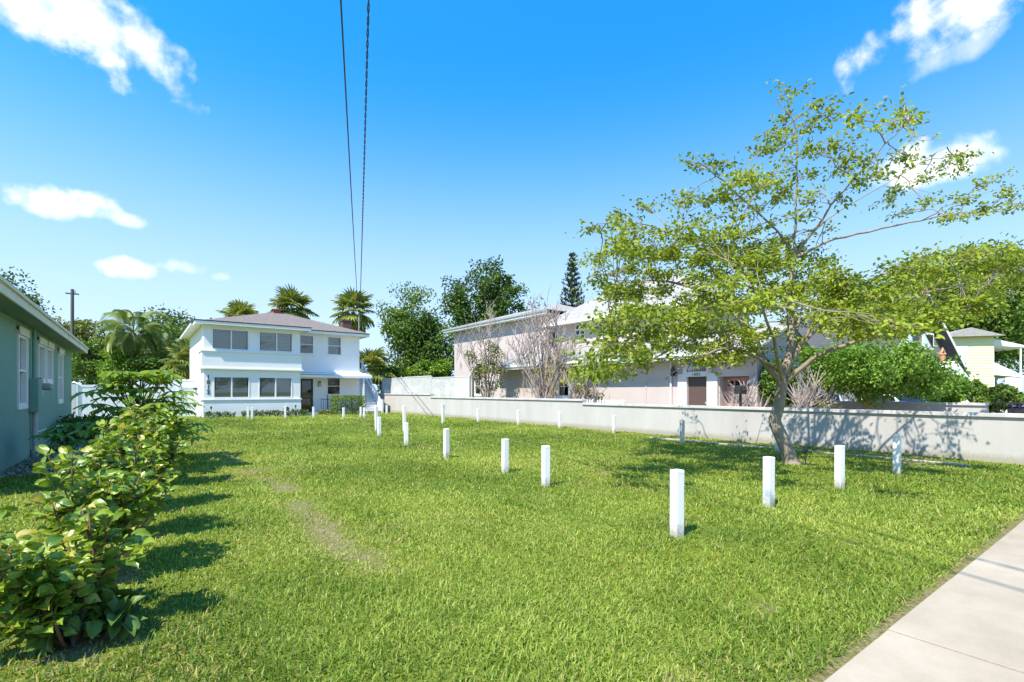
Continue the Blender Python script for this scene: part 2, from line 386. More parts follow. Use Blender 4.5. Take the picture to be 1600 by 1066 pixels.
def clump_points(centers, rad, per, flat=.7):
    out = []; val = []
    for c, r in zip(centers, rad):
        n = max(3, int(per*rng.uniform(.6, 1.3)))
        q = unit(rng.normal(size=(n, 3)))*(rng.uniform(0, 1, (n, 1))**.45)*r; q[:, 2] *= flat
        out.append(np.asarray(c)+q); val.append(np.clip(rng.uniform(0, .55)+rng.uniform(-.1, .45, n), 0, 1))
    return np.concatenate(out), np.concatenate(val)
def wobble(p, q, n, amt, sag=0):
    p = Vector(p); q = Vector(q); L_ = (q-p).length; pts = []
    off = Vector((0,0,0))
    for i in range(n+1):
        t = i/n; e = math.sin(math.pi*t)
        pts.append(p.lerp(q, t)+Vector((random.uniform(-1,1), random.uniform(-1,1), random.uniform(-1,1)))*amt*L_*e*.5+Vector((0,0,sag*L_*e)))
    return pts
def tree(name, label, cat, base, trunk_top, r0, crowns, clumps, cr, per, leaf, mat, bark='bark_dark', group=None, flat=.75, droop=.1, shell=.5, lean=0, up=.5, branches=18):
    """trunk with limbs reaching out to clumps of leaves spread through the given ellipsoids"""
    b = Vector(base); t = thing(name, label, cat, b, group); top = Vector(trunk_top)
    tr = MB(); pts = wobble(b-Vector((0,0,.1)), top, 6, .05)
    tr.tube(pts, [r0*(1.25-.65*i/6) if i else r0*1.5 for i in range(7)], 9)
    cs = []; vol = [c[3]*c[4]*c[5] for c in crowns]; tot = sum(v**.67 for v in vol)
    for c, v in zip(crowns, vol):
        k = max(3, int(clumps*v**.67/tot))
        q = unit(rng.normal(size=(k, 3)))*(rng.uniform(shell**3, 1, (k, 1))**(1/3)); q *= rng.uniform(.78, 1.12, (k, 1))
        cs.append(np.array(c[:3])+q*np.array(c[3:]))
    cs = np.concatenate(cs); cs = cs[cs[:, 2] > b.z+.25]
    for i in random.sample(range(len(cs)), min(branches, len(cs))):
        e = Vector(cs[i]); s0 = pts[random.choice([3, 4, 5, 6])]
        tr.tube(wobble(s0, e, 5, .09, .04), [r0*.42*(1-.85*j/5) for j in range(6)], 5, caps=False)
    tr.build('trunk', bark, t, smooth=True)
    P, val = clump_points(cs, rng.uniform(.6, 1.25, len(cs))*cr, per, flat)
    P = P[P[:, 2] > .05]; val = val[:len(P)]
    foliage('crown', P, leaf, leaf*.55, mat, t, up, droop, vals=val)
    return t

# ================================================================== the setting
def ground_material():
    m = bpy.data.materials.new('turf_soil'); m.use_nodes = True; nt = m.node_tree; N = nt.nodes.new; L = nt.links.new
    b = nt.nodes['Principled BSDF']; b.inputs['Roughness'].default_value = 1; b.inputs['Specular IOR Level'].default_value = .1
    g = N('ShaderNodeNewGeometry')
    def noise(s, d=6):
        n = N('ShaderNodeTexNoise'); n.inputs['Scale'].default_value = s; n.inputs['Detail'].default_value = d; L(g.outputs['Position'], n.inputs['Vector']); return n.outputs['Fac']
    def ramp(src, a, b_, ca, cb):
        r = N('ShaderNodeValToRGB'); L(src, r.inputs[0]); r.color_ramp.elements[0].position = a; r.color_ramp.elements[1].position = b_
        r.color_ramp.elements[0].color = (*ca, 1); r.color_ramp.elements[1].color = (*cb, 1); return r.outputs[0]
    fine = ramp(noise(55, 8), .35, .7, (.10, .14, .02), (.23, .28, .05))
    big = ramp(noise(.55, 5), .35, .7, (1, 1, 1), (1.25, 1.05, .75))
    mu = N('ShaderNodeMix'); mu.data_type = 'RGBA'; mu.blend_type = 'MULTIPLY'; mu.inputs['Factor'].default_value = 1; L(fine, mu.inputs['A']); L(big, mu.inputs['B'])
    soil = ramp(noise(38, 9), .3, .72, (.12, .10, .04), (.34, .29, .15))
    at_ = N('ShaderNodeAttribute'); at_.attribute_name = 'bare'
    thr = N('ShaderNodeMath'); thr.operation = 'ADD'; L(at_.outputs['Fac'], thr.inputs[0])
    nn = N('ShaderNodeMath'); nn.operation = 'MULTIPLY_ADD'; L(noise(9, 7), nn.inputs[0]); nn.inputs[1].default_value = 1.4; nn.inputs[2].default_value = -.95; L(nn.outputs[0], thr.inputs[1])
    cl = N('ShaderNodeMapRange'); L(thr.outputs[0], cl.inputs['Value']); cl.inputs['From Min'].default_value = .0; cl.inputs['From Max'].default_value = .45
    mx = N('ShaderNodeMix'); mx.data_type = 'RGBA'; L(cl.outputs[0], mx.inputs['Factor']); L(mu.outputs['Result'], mx.inputs['A']); L(soil, mx.inputs['B'])
    L(mx.outputs['Result'], b.inputs['Base Color'])
    bp = N('ShaderNodeBump'); bp.inputs['Strength'].default_value = .8; bp.inputs['Distance'].default_value = .03; L(noise(70, 5), bp.inputs['Height']); L(bp.outputs[0], b.inputs['Normal'])
    M['turf_soil'] = m
soil_splash(M['wall_stucco'], .16)
ground_material()
def vnoise(x, y, s, seed=0):
    """smooth value noise, vectorised"""
    r = np.random.default_rng(seed+99).uniform(0, 1, (64, 64)); x = x*s; y = y*s
    xi = np.floor(x).astype(int); yi = np.floor(y).astype(int); fx = x-xi; fy = y-yi; fx = fx*fx*(3-2*fx); fy = fy*fy*(3-2*fy)
    g = lambda i, j: r[(xi+i) % 64, (yi+j) % 64]
    return (g(0,0)*(1-fx)+g(1,0)*fx)*(1-fy)+(g(0,1)*(1-fx)+g(1,1)*fx)*fy
SHRUBS = [(-.34, 4.02), (-.25, 5.25), (-.13, 6.45), (.02, 7.9), (.10, 9.75)]
SIDE_N = 1.14
def bare_field(x, y):
    """0..1 worn-through ground: the wheel track, bare spots, the strip by the slabs, the bed by the house"""
    nz = vnoise(x, y, 1.7, 1); nf = vnoise(x, y, 5.5, 2)
    track = np.exp(-((x-1.68-.10*np.sin(y*.9))/.30)**2)*np.clip((y-3.6)/.8, 0, 1)*np.clip((15.5-y)/4, 0, 1)*np.clip(nz*1.7-.2+nf*.35, 0, 1.0)
    b = track*.68
    b = np.maximum(b, np.exp(-((x-3.3)/1.6)**2-((y-20.5)/.35)**2)*.6)
    for cx, cy, r, k in [(2.35, 1.62, .16, .4), (4.6, 5.55, .28, .55), (1.55, 17.5, .4, .7), (6.9, 6.4, .55, .4), (13.0, 3.2, .9, .5), (5.7, 2.0, .25, .3), (3.5, 1.75, .2, .4), (9.8, 7.6, .8, .35)]:
        b = np.maximum(b, np.exp(-(((x-cx)**2+(y-cy)**2)/r**2))*k*(.5+nf*.9))
    for cx, cy in SHRUBS: b = np.maximum(b, np.exp(-(((x-cx-.05)**2+(y-cy+.08)**2)/.30**2))*.85)
    b = np.maximum(b, np.exp(-(((x-11.2)**2+(y-5.0)**2)/.5**2))*.8)
    b = np.maximum(b, np.exp(-((y-SIDE_N-.01)/.03)**2)*.8)
    bed = np.clip((-.75-x+.25*np.sin(y))*3, 0, 1)*np.clip((y-12.3)*2, 0, 1)*np.clip((24.5-y), 0, 1)
    b = np.maximum(b, bed)
    b = np.maximum(b, np.clip((x-13.55)*3, 0, 1)*np.clip((14.6-x)*9, 0, 1)*(.12+.35*(nz > .62)))
    b = np.maximum(b, np.clip((33.75-np.abs(y-33.3)*1e9), 0, 0))
    return np.clip(b, 0, 1)
def build_ground():
    xs = np.concatenate([[-900, -300, -90, -30], np.arange(-8, 17.01, .16), [24, 40, 90, 300, 900]])
    ys = np.concatenate([[-900, -300, -60, -12], np.arange(-3, 36.01, .16), [48, 90, 300, 900]])
    X, Y = np.meshgrid(xs, ys, indexing='ij'); nx, ny = X.shape
    inside = (X > -6) & (X < 15) & (Y > 1.5) & (Y < 34)
    Z = np.where(inside, (vnoise(X, Y, .8, 5)-.5)*.05+(vnoise(X, Y, 2.6, 6)-.5)*.018-.01, -.012)
    V = np.stack([X, Y, Z], -1).reshape(-1, 3)
    i = (np.arange(nx-1)[:, None]*ny+np.arange(ny-1)[None, :]).reshape(-1, 1)
    Fc = i+np.array([0, ny, ny+1, 1])
    o = np_mesh('ground', V, Fc, len(Fc), 'turf_soil', None, smooth=True)
    a = o.data.attributes.new('bare', 'FLOAT', 'POINT'); a.data.foreach_set('value', bare_field(V[:, 0], V[:, 1]).astype(np.float32))
    struct(o)
build_ground()

def grass_material():
    m = bpy.data.materials.new('grass_blade'); m.use_nodes = True; nt = m.node_tree; N = nt.nodes.new; L = nt.links.new
    b = nt.nodes['Principled BSDF']; out = nt.nodes['Material Output']
    a = N('ShaderNodeAttribute'); a.attribute_name = 'leaf_value'
    cr = N('ShaderNodeValToRGB'); L(a.outputs['Fac'], cr.inputs[0]); e = cr.color_ramp.elements
    e[0].color = (.105, .178, .02, 1); e[1].color = (.40, .34, .16, 1); e[1].position = 1
    x = e.new(.42); x.color = (.255, .355, .046, 1)
    x = e.new(.74); x.color = (.435, .49, .10, 1)
    x = e.new(.88); x.color = (.42, .37, .12, 1)
    b.inputs['Roughness'].default_value = .5; b.inputs['Specular IOR Level'].default_value = .3
    L(cr.outputs[0], b.inputs['Base Color'])
    tr = N('ShaderNodeBsdfTranslucent'); br = N('ShaderNodeMix'); br.data_type = 'RGBA'; br.blend_type = 'MULTIPLY'; br.inputs['Factor'].default_value = 1
    L(cr.outputs[0], br.inputs['A']); br.inputs['B'].default_value = (1.5, 1.4, .7, 1); L(br.outputs['Result'], tr.inputs['Color'])
    mx = N('ShaderNodeMixShader'); mx.inputs[0].default_value = .35; L(b.outputs[0], mx.inputs[1]); L(tr.outputs[0], mx.inputs[2]); L(mx.outputs[0], out.inputs[0])
    M['grass_blade'] = m
grass_material()
def build_grass():
    n_try = 2300000
    # candidate points in polar coordinates round the standpoint: density falls off with distance
    r = 1.0+39*rng.uniform(0, 1, n_try)**1.28; th = rng.uniform(R(-30), R(93), n_try)
    x = r*np.sin(th); y = r*np.cos(th)
    pdf = (r-1)/39; dens_have = n_try/R(123)/r*(pdf**(1/1.28-1))/1.28/39           # points per m2 at that radius
    want = np.minimum(5200, 5200*(3.6/r)**1.55)
    keep = rng.uniform(0, 1, n_try) < want/dens_have
    keep &= (x > -2.05) & (x < 14.55) & (y > SIDE_N+.02) & (y < 33.6)
    keep &= ~((x < 2.9) & (y > 34.4))
    x = x[keep]; y = y[keep]; r = r[keep]
    bare = bare_field(x, y); keep = rng.uniform(0, 1, len(x)) > bare*1.18
    # clumpy turf
    cl = vnoise(x, y, 7, 3); keep &= rng.uniform(0, 1, len(x)) < .5+cl
    keep &= ~((np.abs(x-13.45+.02*(y-6)) < .10) & (y > 2.6) & (y < 10.5))
    x = x[keep]; y = y[keep]; r = r[keep]; bare = bare[keep]; n = len(x)
    far = np.clip(r/4.0, 1, 9)
    # mowing direction swaps from lane to lane, so the blades lean to and fro
    lane = np.sin((x-.30*(y-3))*2*math.pi/2.3+1.1+vnoise(x, y, .5, 8)*2.5)
    az = np.where(rng.uniform(0, 1, n) < .5+.25*np.clip(lane*2, -1, 1), R(60), R(240))+rng.normal(0, 1.9, n)
    tilt = np.abs(rng.normal(.92, .4, n)); tall = .7+.55*vnoise(x, y, 2.2, 4)
    h = (.030+.034*rng.uniform(0, 1, n))*tall*(1+.05*(far-1))*(1-.5*bare); w = (.0050+.0045*rng.uniform(0, 1, n))*far**.72
    edge = (y < SIDE_N+.10); h = np.where(edge, h*1.25, h); az = np.where(edge & (rng.uniform(0, 1, n) < .5), R(180)+rng.normal(0, .5, n), az)
    dx = np.sin(az); dy = np.cos(az); sx = dy; sy = -dx
    tw = rng.normal(0, .7, n); sx, sy = sx*np.cos(tw)-sy*np.sin(tw), sx*np.sin(tw)+sy*np.cos(tw)
    z0 = np.where((y > 1.5) & (y < 34), -.022+(vnoise(x, y, .8, 5)-.5)*.05+(vnoise(x, y, 2.6, 6)-.5)*.018, -.02)
    z0 = np.where((y > 1.4) & (y < 1.66), np.maximum(z0, -.022), z0)
    l1 = h*.55; l2 = h*.75
    c1 = np.cos(tilt*.6); s1 = np.sin(tilt*.6); c2 = np.cos(np.minimum(tilt*1.5, 1.9)); s2 = np.sin(np.minimum(tilt*1.5, 1.9))
    mx = x+dx*l1*s1; my = y+dy*l1*s1; mz = z0+l1*c1+.008
    tx = mx+dx*l2*s2; ty = my+dy*l2*s2; tz = mz+l2*c2
    hw = w/2
    V = np.stack([np.stack([x-sx*hw, y-sy*hw, z0], 1), np.stack([x+sx*hw, y+sy*hw, z0], 1),
                  np.stack([mx+sx*hw, my+sy*hw, mz], 1), np.stack([mx-sx*hw, my-sy*hw, mz], 1), np.stack([tx, ty, tz], 1)], 1).reshape(-1, 3)
    b = np.arange(n)[:, None]*5
    tri = np.concatenate([b+np.array([0, 1, 2]), b+np.array([0, 2, 3]), b+np.array([3, 2, 4])], 1).reshape(-1, 3)
    broad = vnoise(x, y, .32, 12)*.5+vnoise(x, y, .95, 13)*.3+vnoise(x, y, 3.1, 14)*.2
    val = -.24+1.1*broad+rng.normal(0, .18, n)+.38*bare+.16*np.exp(-((x-8.2)/2.6)**2-((y-6.5)/3.2)**2)-.14*np.exp(-((x-4.4+.05*(y-8))/.55)**2)
    dry = rng.uniform(0, 1, n) < .04+.30*bare+.16*np.clip((vnoise(x, y, .8, 17)-.60)*4, 0, 1)+.22*np.exp(-((x-5.7)/.5)**2-((y-5.6)/.5)**2)+.16*np.exp(-((x-7.4)/1.6)**2-((y-7.6)/1.1)**2)+.14*np.exp(-((x-6.2)/.5)**2-((y-12.2)/1.5)**2); val = np.where(dry, rng.uniform(.82, 1, n), np.clip(val, 0, .84))
    o = np_mesh('grass', V, tri, len(tri), 'grass_blade', None, np.repeat(val, 5), kind='stuff')
    tag(o, 'bright green mown lawn grass with worn yellowish streaks', 'grass'); print('grass blades', n)
build_grass()

def build_sidewalk():
    mb = MB(); mb.box((-9, -.48, -.16), (26, SIDE_N-.03, -.002)); base = struct(mb.build('sidewalk', 'bark_dark'))
    xs = [-9.0, -7.6, -6.2, -4.8, -3.4, -2.0, -.55, .95, 2.35, 3.75, 5.13, 6.43, 7.80, 9.2, 10.6, 12.0, 13.4, 14.8, 16.2, 17.6, 19, 20.4, 21.8, 23.2, 24.6, 26]
    for i, (a, b) in enumerate(zip(xs, xs[1:])):
        dz = random.uniform(-.006, .006)
        o = MB().box((a+.006, -.47, -.0015), (b-.006, SIDE_N-.035, .016+dz)).build('slab', 'concrete', base, bevel=.003)
    MB().box((-40, -5.2, -.15), (60, -.9, -.006)).build('road', 'driveway')['kind'] = 'structure'
build_sidewalk()
d_ = struct(MB().box((14.95, -.6, -.2), (21.8, 13.0, .004)).build('driveway', 'driveway'))

# ------------------------------------------------------------------ boundary wall and what stands on it
WX = 14.6
def build_boundary_wall():
    t = thing('boundary_wall', 'long low grey stucco wall with stepped caps along the right side of the lawn', 'wall', (WX, 18, 0))
    for a, b, z in [(1.25, 14.75, 1.04), (14.75, 28.2, 1.19), (28.2, 37.6, 1.36)]:
        MB().box((WX, a, -.2), (WX+.2, b, z-.085)).build('wall_section', 'wall_stucco', t)
        y = a
        k = max(1, round((b-a)/4.6)); s = (b-a)/k
        for i in range(k):
            MB().box((WX-.055, a+i*s+.003, z-.083), (WX+.255, a+(i+1)*s-.003+(.06 if i == k-1 and z < 1.3 else 0)*0, z)).build('cap', 'wall_cap', t, bevel=.008)
    return t
build_boundary_wall()
def lattice_panel(name, label, y0, y1, z0, z1, x=15.05):
    t = thing(name, label, 'lattice', (x, (y0+y1)/2, 0), 'lattice panels on the boundary wall')
    mb = MB(); w = .05
    mb.box((x-.03, y0, z0), (x+.03, y0+w, z1)); mb.box((x-.03, y1-w, z0), (x+.03, y1, z1))
    mb.box((x-.028, y0+w, z1-w), (x+.028, y1-w, z1)); mb.box((x-.028, y0+w, z0), (x+.028, y1-w, z0+w)); mb.build('frame', 'lattice', t)
    for a in (y0+.1, (y0+y1)/2, y1-.1): MB().box((x+.035, a-.04, -.1), (x+.11, a+.04, z1-.03)).build('post', 'lattice', t)
    for s, off in ((1, -.008), (-1, .008)):
        mb = MB(); H = z1-z0; step = .15; u = y0-H
        while u < y1+H:
            a, b = (u, z0), (u+H, z1)
            if s < 0: a, b = (u+H, z0), (u, z1)
            # clip to the frame
            def clip(p, q):
                (ya, za), (yb, zb) = p, q
                lo, hi = 0.0, 1.0; dy = yb-ya
                for lim, sg in ((y0, 1), (y1, -1)):
                    if abs(dy) < 1e-9: continue
                    tt = (lim-ya)/dy
                    if dy*sg > 0: lo = max(lo, tt)
                    else: hi = min(hi, tt)
                return None if hi-lo < .02 else ((ya+dy*lo, za+(zb-za)*lo), (ya+dy*hi, za+(zb-za)*hi))
            c = clip(a, b)
            if c:
                (ya, za), (yb, zb) = c
                mb.bar((x+off, ya, za), (x+off, yb, zb), .012, .045)
            u += step
        mb.build('lattice_strips', 'lattice', t, kind='stuff')
lattice_panel('lattice_fence', 'taller white lattice panel by the foot of the outside staircase', 33.1, 37.2, 1.1, 2.50)
lattice_panel('lattice_fence', 'weathered white lattice panel left of the step in the wall cap', 29.0, 33.05, 1.1, 2.53)
lattice_panel('lattice_fence', 'whiter lattice panel right of the wall step, nearest the pink house', 24.3, 28.95, 1.05, 2.40)
tag(MB().tube([(15.15, 24.1, -.1), (15.15, 24.1, 2.35), (15.15, 24.1, 2.42)], [.07, .07, .03], 8).build('fence_post', 'wood_pole'), 'dark round post at the end of the white lattice', 'post')
def picket_row():
    t = thing('picket_fence', 'short run of small white pickets behind the boundary wall cap', 'fence', (15.4, 13, 0))
    y = 16.05
    for i in range(19):
        hh = 1.12+random.uniform(-.02, .02)
        if i in (8,): hh = 1.0
        MB().prism([(15.4, y, .2), (15.4, y, hh), (15.4, y+.045, hh+.06), (15.4, y+.09, hh), (15.4, y+.09, .2)], (.02, 0, 0)).build('picket', 'white_vinyl', t)
        y -= .155
    for z in (.45, .9): MB().box((15.425, y+.1, z), (15.46, 16.2, z+.07)).build('rail', 'white_vinyl', t)
    for yy in (16.1, y+.2): MB().box((15.465, yy-.04, -.1), (15.54, yy+.04, 1.1)).build('post', 'white_vinyl', t)
picket_row()
def edging_run():
    t = thing('garden_edging', 'pale flat edging strip in the grass beside the long wall', 'edging', (13.4, 6, 0))
    y = 10.4
    while y > 2.7:
        L_ = random.uniform(.5, .75); x = 13.45-.02*(y-6)+random.uniform(-.015, .015)
        MB().box((x-.06, y-L_+.012, -.05), (x+.06, y, .022+random.uniform(-.004, .004))).build('edging_block', 'edging', t, bevel=.008); y -= L_
edging_run()

# ------------------------------------------------------------------ white marker posts
POSTS = [  # pixel x, pixel y of foot, height, label, paint, tilt
 (1060, 840, .69, 'nearest white post, leftmost of the four by the sidewalk', 0, .6),
 (1204, 793, .65, 'second white post from the left in the row by the sidewalk', 0, .8),
 (1315, 763, .66, 'third white post from the left in the row by the sidewalk', 0, .5),
 (1405, 741, .71, 'rightmost white post, dappled with leaf shade in front of the wall', 0, -.4),
 (1217, 708, .60, 'white post half hidden behind the leaning trunk of the tree', 0, 0),
 (853, 762, .65, 'white post nearest the camera in the middle of the lawn, left of the nearest post', 0, .3),
 (789, 740, .63, 'white post in mid lawn, second nearest of the inner row', 0, .7),
 (697, 716, .66, 'white post in mid lawn, third nearest of the inner row', 0, .3),
 (634, 697, .64, 'white post in mid lawn standing just before a taller one', 0, .4),
 (631.5, 676, .98, 'tall white post directly behind a shorter one in mid lawn', 0, -.6),
 (592, 683, .66, 'white post standing in front of the leaning tall one', 0, -.8),
 (588, 674, .94, 'tall white post leaning left in front of the staircase', 0, -2.6),
 (604, 648, .62, 'farthest white post, by the grey wall below the lattice', 0, 0),
 (692, 662.5, .92, 'tall white post before the wall below the lattice panels', 0, .5),
 (747, 660, .67, 'white post before the wall beneath the lattice end post', 0, 0),
 (810, 664, .67, 'white post before the wall, between the two moss-draped dry shrubs', 0, .4),
 (875, 669, .66, 'white post before the wall, left of the low cap step', 0, 0),
 (536.5, 654.6, .62, 'white post in front of the clipped hedge, left side', 0, .4),
 (563.5, 652.4, .61, 'left one of the close pair of white posts before the hedge', 0, 0),
 (568.5, 653.3, .59, 'right one of the close pair of white posts before the hedge', 0, .5),
 (489, 654, .64, 'white post in front of the dark glazed door', 0, -.3),
 (445, 654.6, .69, 'white post before the right lower windows of the white house', 0, 0),
 (386.5, 654.6, .62, 'left one of the pair of white posts before the white house windows', 0, 0),
 (393, 656, .65, 'right one of the pair of white posts before the white house windows', 0, .6),
 (960, 676, .62, 'white post before the wall, just left of the weathered grey one', 0, 0),
 (1066.7, 691.6, .66, 'weathered grey post before the wall, under the left side of the tree', 1, .3)]
def post_mesh(h, mat):
    b = .052; c = .011; mb = MB()
    ring = lambda s, z: [(-s, -s, z), (s, -s, z), (s, s, z), (-s, s, z)]
    lv = [(b, -.1), (b, h-.036), (b+.001, h-.034), (b+.001, h-c), (b-c*.4, h)]
    V = [p for s, z in lv for p in ring(s, z)]; Fc = [(3, 2, 1, 0)]
    for i in range(len(lv)-1):
        for k in range(4): Fc.append((i*4+k, i*4+(k+1) % 4, (i+1)*4+(k+1) % 4, (i+1)*4+k))
    n = len(lv)-1; Fc.append((n*4, n*4+1, n*4+2, n*4+3))
    me = mb.add(V, Fc).mesh('post'); me.materials.append(M[mat]); return me
for px, py, h, lab, kind, tilt in POSTS:
    g = G(px, py); k = (px-800)/F
    me = post_mesh(h, 'post_paint_weathered' if kind else 'post_paint')
    sx = RX*math.tan(R(tilt)); sy = RY*math.tan(R(tilt))                      # lean to the right of the picture
    mw = Matrix.Translation((g.x+.03, g.y+.04, 0)) @ Matrix(((1,0,sx,0),(0,1,sy,0),(0,0,1,0),(0,0,0,1))) @ Matrix.Rotation(R(random.uniform(-9, 9)-4), 4, 'Z')
    o = link('marker_post', me, None, mw)
    bv = o.modifiers.new('bevel', 'BEVEL'); bv.width = .006; bv.segments = 2; bv.limit_method = 'ANGLE'
    tag(o, lab, 'post', 'white marker posts on the lawn')

# ------------------------------------------------------------------ white house
def white_house():
    t = thing('white_house', 'white two-storey house with glazed sunroom and outside staircase at the end of the lawn', 'house', (7.5, 38, 0))
    S = Face('S', 33.7); S2 = Face('S', 35.2)
    up = [(3.30, 5.23, 3.97, 5.19), (5.78, 7.72, 3.97, 5.19)]; lo = [(3.37, 5.27, 1.12, 2.40), (5.76, 7.69, 1.12, 2.40)]
    wall(S, 2.9, 8.17, -.1, 5.42, .2, up+lo, 'wall', 'white_stucco', t)
    wall(Face('W', 2.9), 33.7, 44.0, -.1, 5.42, -.2, [], 'wall', 'white_stucco', t) if False else MB().box((2.9, 33.9, -.1), (3.1, 44, 5.42)).build('wall', 'white_stucco', t)
    MB().box((7.97, 33.9, -.1), (8.17, 35.2, 5.42)).build('wall', 'white_stucco', t)
    # proud belt between the storeys, with its mouldings
    MB().box((2.80, 33.62, 2.88), (8.23, 35.0, 3.80)).build('belt', 'white_stucco', t) if False else None
    mb = MB(); mb.box((2.80, 33.61, 2.90), (8.24, 33.698, 3.82)); mb.box((2.80, 33.698, 2.90), (2.898, 35.6, 3.82)); mb.box((8.172, 33.698, 2.90), (8.24, 35.19, 3.82)); mb.build('belt', 'white_stucco', t)
    for z0, z1, o in ((3.822, 3.90, .16), (2.80, 2.898, .17), (.99, 1.055, .09)):
        mb = MB(); mb.box((2.9-o, 33.7-o, z0), (8.17+o, 33.698, z1)); mb.box((2.9-o, 33.698, z0), (2.898, 35.6, z1)); mb.build('moulding', 'white_paint', t, bevel=.01)
    mb = MB(); mb.box((2.86, 33.655, -.1), (8.21, 33.698, .985)); mb.build('plinth', 'white_stucco', t)
    room = MB(); 
    for z in (0.02, 2.82): room.box((3.12, 33.95, z-.02), (7.95, 38.5, z))
    room.box((3.12, 38.5, 0), (7.95, 38.6, 5.4)); room.build('inner_room', 'blind_grey', t)
    for i, (a, b, z0, z1) in enumerate(up):
        mid = (a+b)/2+.03
        w = window(S, a, b, z0, z1, t, mull=(mid,), fw=.055, glass='glass', blind='blind_grey' if i == 0 else 'blind', blind_z=(z0+.06 if i == 0 else z0+.06), sill=False, slat=.09)
    for (a, b, z0, z1) in lo:
        window(S, a, b, z0, z1, t, mull=((a+b)/2,), fw=.06, blind='blind_grey', sill=False, slat=.09)
    # recessed main block
    ops = [(8.45, 9.40, 4.04, 5.30), (10.31, 11.26, 4.04, 5.30), (8.50, 9.42, .12, 2.42), (10.28, 11.2, 1.28, 2.47)]
    wall(S2, 8.172, 12.55, -.1, 5.45, .2, ops, 'wall', 'white_stucco', t)
    MB().box((12.35, 35.4, -.1), (12.55, 44, 5.45)).build('wall', 'white_stucco', t); MB().box((3.1, 43.8, -.1), (12.35, 44, 5.45)).build('wall', 'white_stucco', t)
    mb = MB()
    for z in (.1, 2.82): mb.box((8.19, 35.45, z-.02), (12.3, 39.5, z))
    mb.box((8.19, 39.5, 0), (12.3, 39.6, 5.4)); mb.build('inner_room', 'blind_grey', t)
    window(S2, *ops[0], t, rails=(4.67,), fw=.05, blind='blind_grey', blind_z=4.75)
    window(S2, *ops[1], t, rails=(4.67,), fw=.05, blind='white_paint', slat=.07)
    window(S2, *ops[3], t, rails=(1.88,), fw=.05, blind='blind_grey', blind_z=1.95)
    # glazed door
    mb = MB(); S2.box(mb, 8.50, 8.56, .12, 2.42, -.12, .02); S2.box(mb, 9.36, 9.42, .12, 2.42, -.12, .02); S2.box(mb, 8.56, 9.36, 2.36, 2.42, -.12, .018); mb.build('door_frame', 'white_paint', t)
    d = MB(); S2.box(d, 8.56, 8.67, .14, 2.36, -.10, -.05); S2.box(d, 9.25, 9.36, .14, 2.36, -.10, -.05); S2.box(d, 8.67, 9.25, 2.24, 2.36, -.10, -.052); S2.box(d, 8.67, 9.25, .14, .34, -.10, -.052); S2.box(d, 8.67, 9.25, 1.02, 1.08, -.10, -.052)
    d = d.build('door', 'black_metal', t); S2.box(MB(), 8.67, 9.25, .34, 2.24, -.08, -.075).build('pane', 'glass_dark', d); S2.box(MB(), 9.28, 9.32, 1.05, 1.2, -.05, .0).build('handle', 'metal_box', d)
    # roofs
    def hip(x0, x1, y0, y1, z, ridge, name, mat, parent):
        (a, b) = ridge; mb = MB(); o = .12
        V = [(x0, y0, z), (x1, y0, z), (x1, y1, z), (x0, y1, z), a, b]
        mb.add(V, [(0, 1, 5, 4), (1, 2, 5), (2, 3, 4, 5), (3, 0, 4), (3, 2, 1, 0)])
        return mb.build(name, mat, parent)
    r = hip(2.3, 13.1, 34.65, 44.6, 5.625, ((7.7, 39.3, 7.25), (8.3, 39.3, 7.25)), 'roof', 'shingle_tan', t)
    mb = MB(); mb.box((2.32, 34.67, 5.40), (13.08, 34.70, 5.565)); mb.box((13.05, 34.70, 5.40), (13.08, 44.55, 5.565)); mb.box((2.32, 34.70, 5.40), (2.35, 44.55, 5.565)); mb.build('fascia', 'white_paint', r)
    MB().box((2.36, 34.71, 5.452), (13.04, 44.5, 5.47)).build('soffit', 'white_paint', r)
    MB().box((2.28, 34.63, 5.567), (13.12, 44.62, 5.62)).build('drip_edge', 'black_metal', r)
    p = MB(); p.add([(2.40, 33.12, 5.585), (8.72, 33.12, 5.585), (8.72, 35.6, 5.83), (2.40, 35.6, 5.83), (2.40, 33.12, 5.53), (8.72, 33.12, 5.53), (8.72, 35.6, 5.53), (2.40, 35.6, 5.53)], [(0,1,2,3),(7,6,5,4),(4,5,1,0),(5,6,2,1),(7,4,0,3),(6,7,3,2)])
    p = p.build('sunroom_roof', 'black_metal', t)
    mb = MB(); mb.box((2.43, 33.15, 5.36), (8.69, 33.18, 5.525)); mb.box((2.43, 33.18, 5.36), (2.46, 34.6, 5.525)); mb.box((8.66, 33.18, 5.36), (8.69, 34.66, 5.525)); mb.build('fascia', 'white_paint', p)
    MB().box((2.47, 33.19, 5.43), (8.65, 34.66, 5.45)).build('soffit', 'white_paint', p)
    for x in (2.7, 5.4): MB().tube([(x, 33.4, 5.425), (x, 33.4, 5.431)], .06, 10).build('downlight', 'lamp_glass', p)
    c = MB(); c.box((7.62, 39.0, 7.0), (8.12, 39.5, 7.38)); c = c.build('chimney', 'brick_red', r); MB().box((7.55, 38.93, 7.382), (8.19, 39.57, 7.44)).build('cap', 'brick_red', c)
    c = MB().box((12.0, 37.2, 5.4), (12.65, 37.85, 6.75)).build('chimney', 'brick_brown', r); MB().box((11.95, 37.15, 6.752), (12.7, 37.9, 6.83)).build('cap', 'brick_brown', c)
    MB().tube([(12.9, 36.3, 5.2), (12.9, 36.3, 7.05), (12.9, 36.2, 7.15)], .035, 8).build('service_mast', 'metal_box', r)
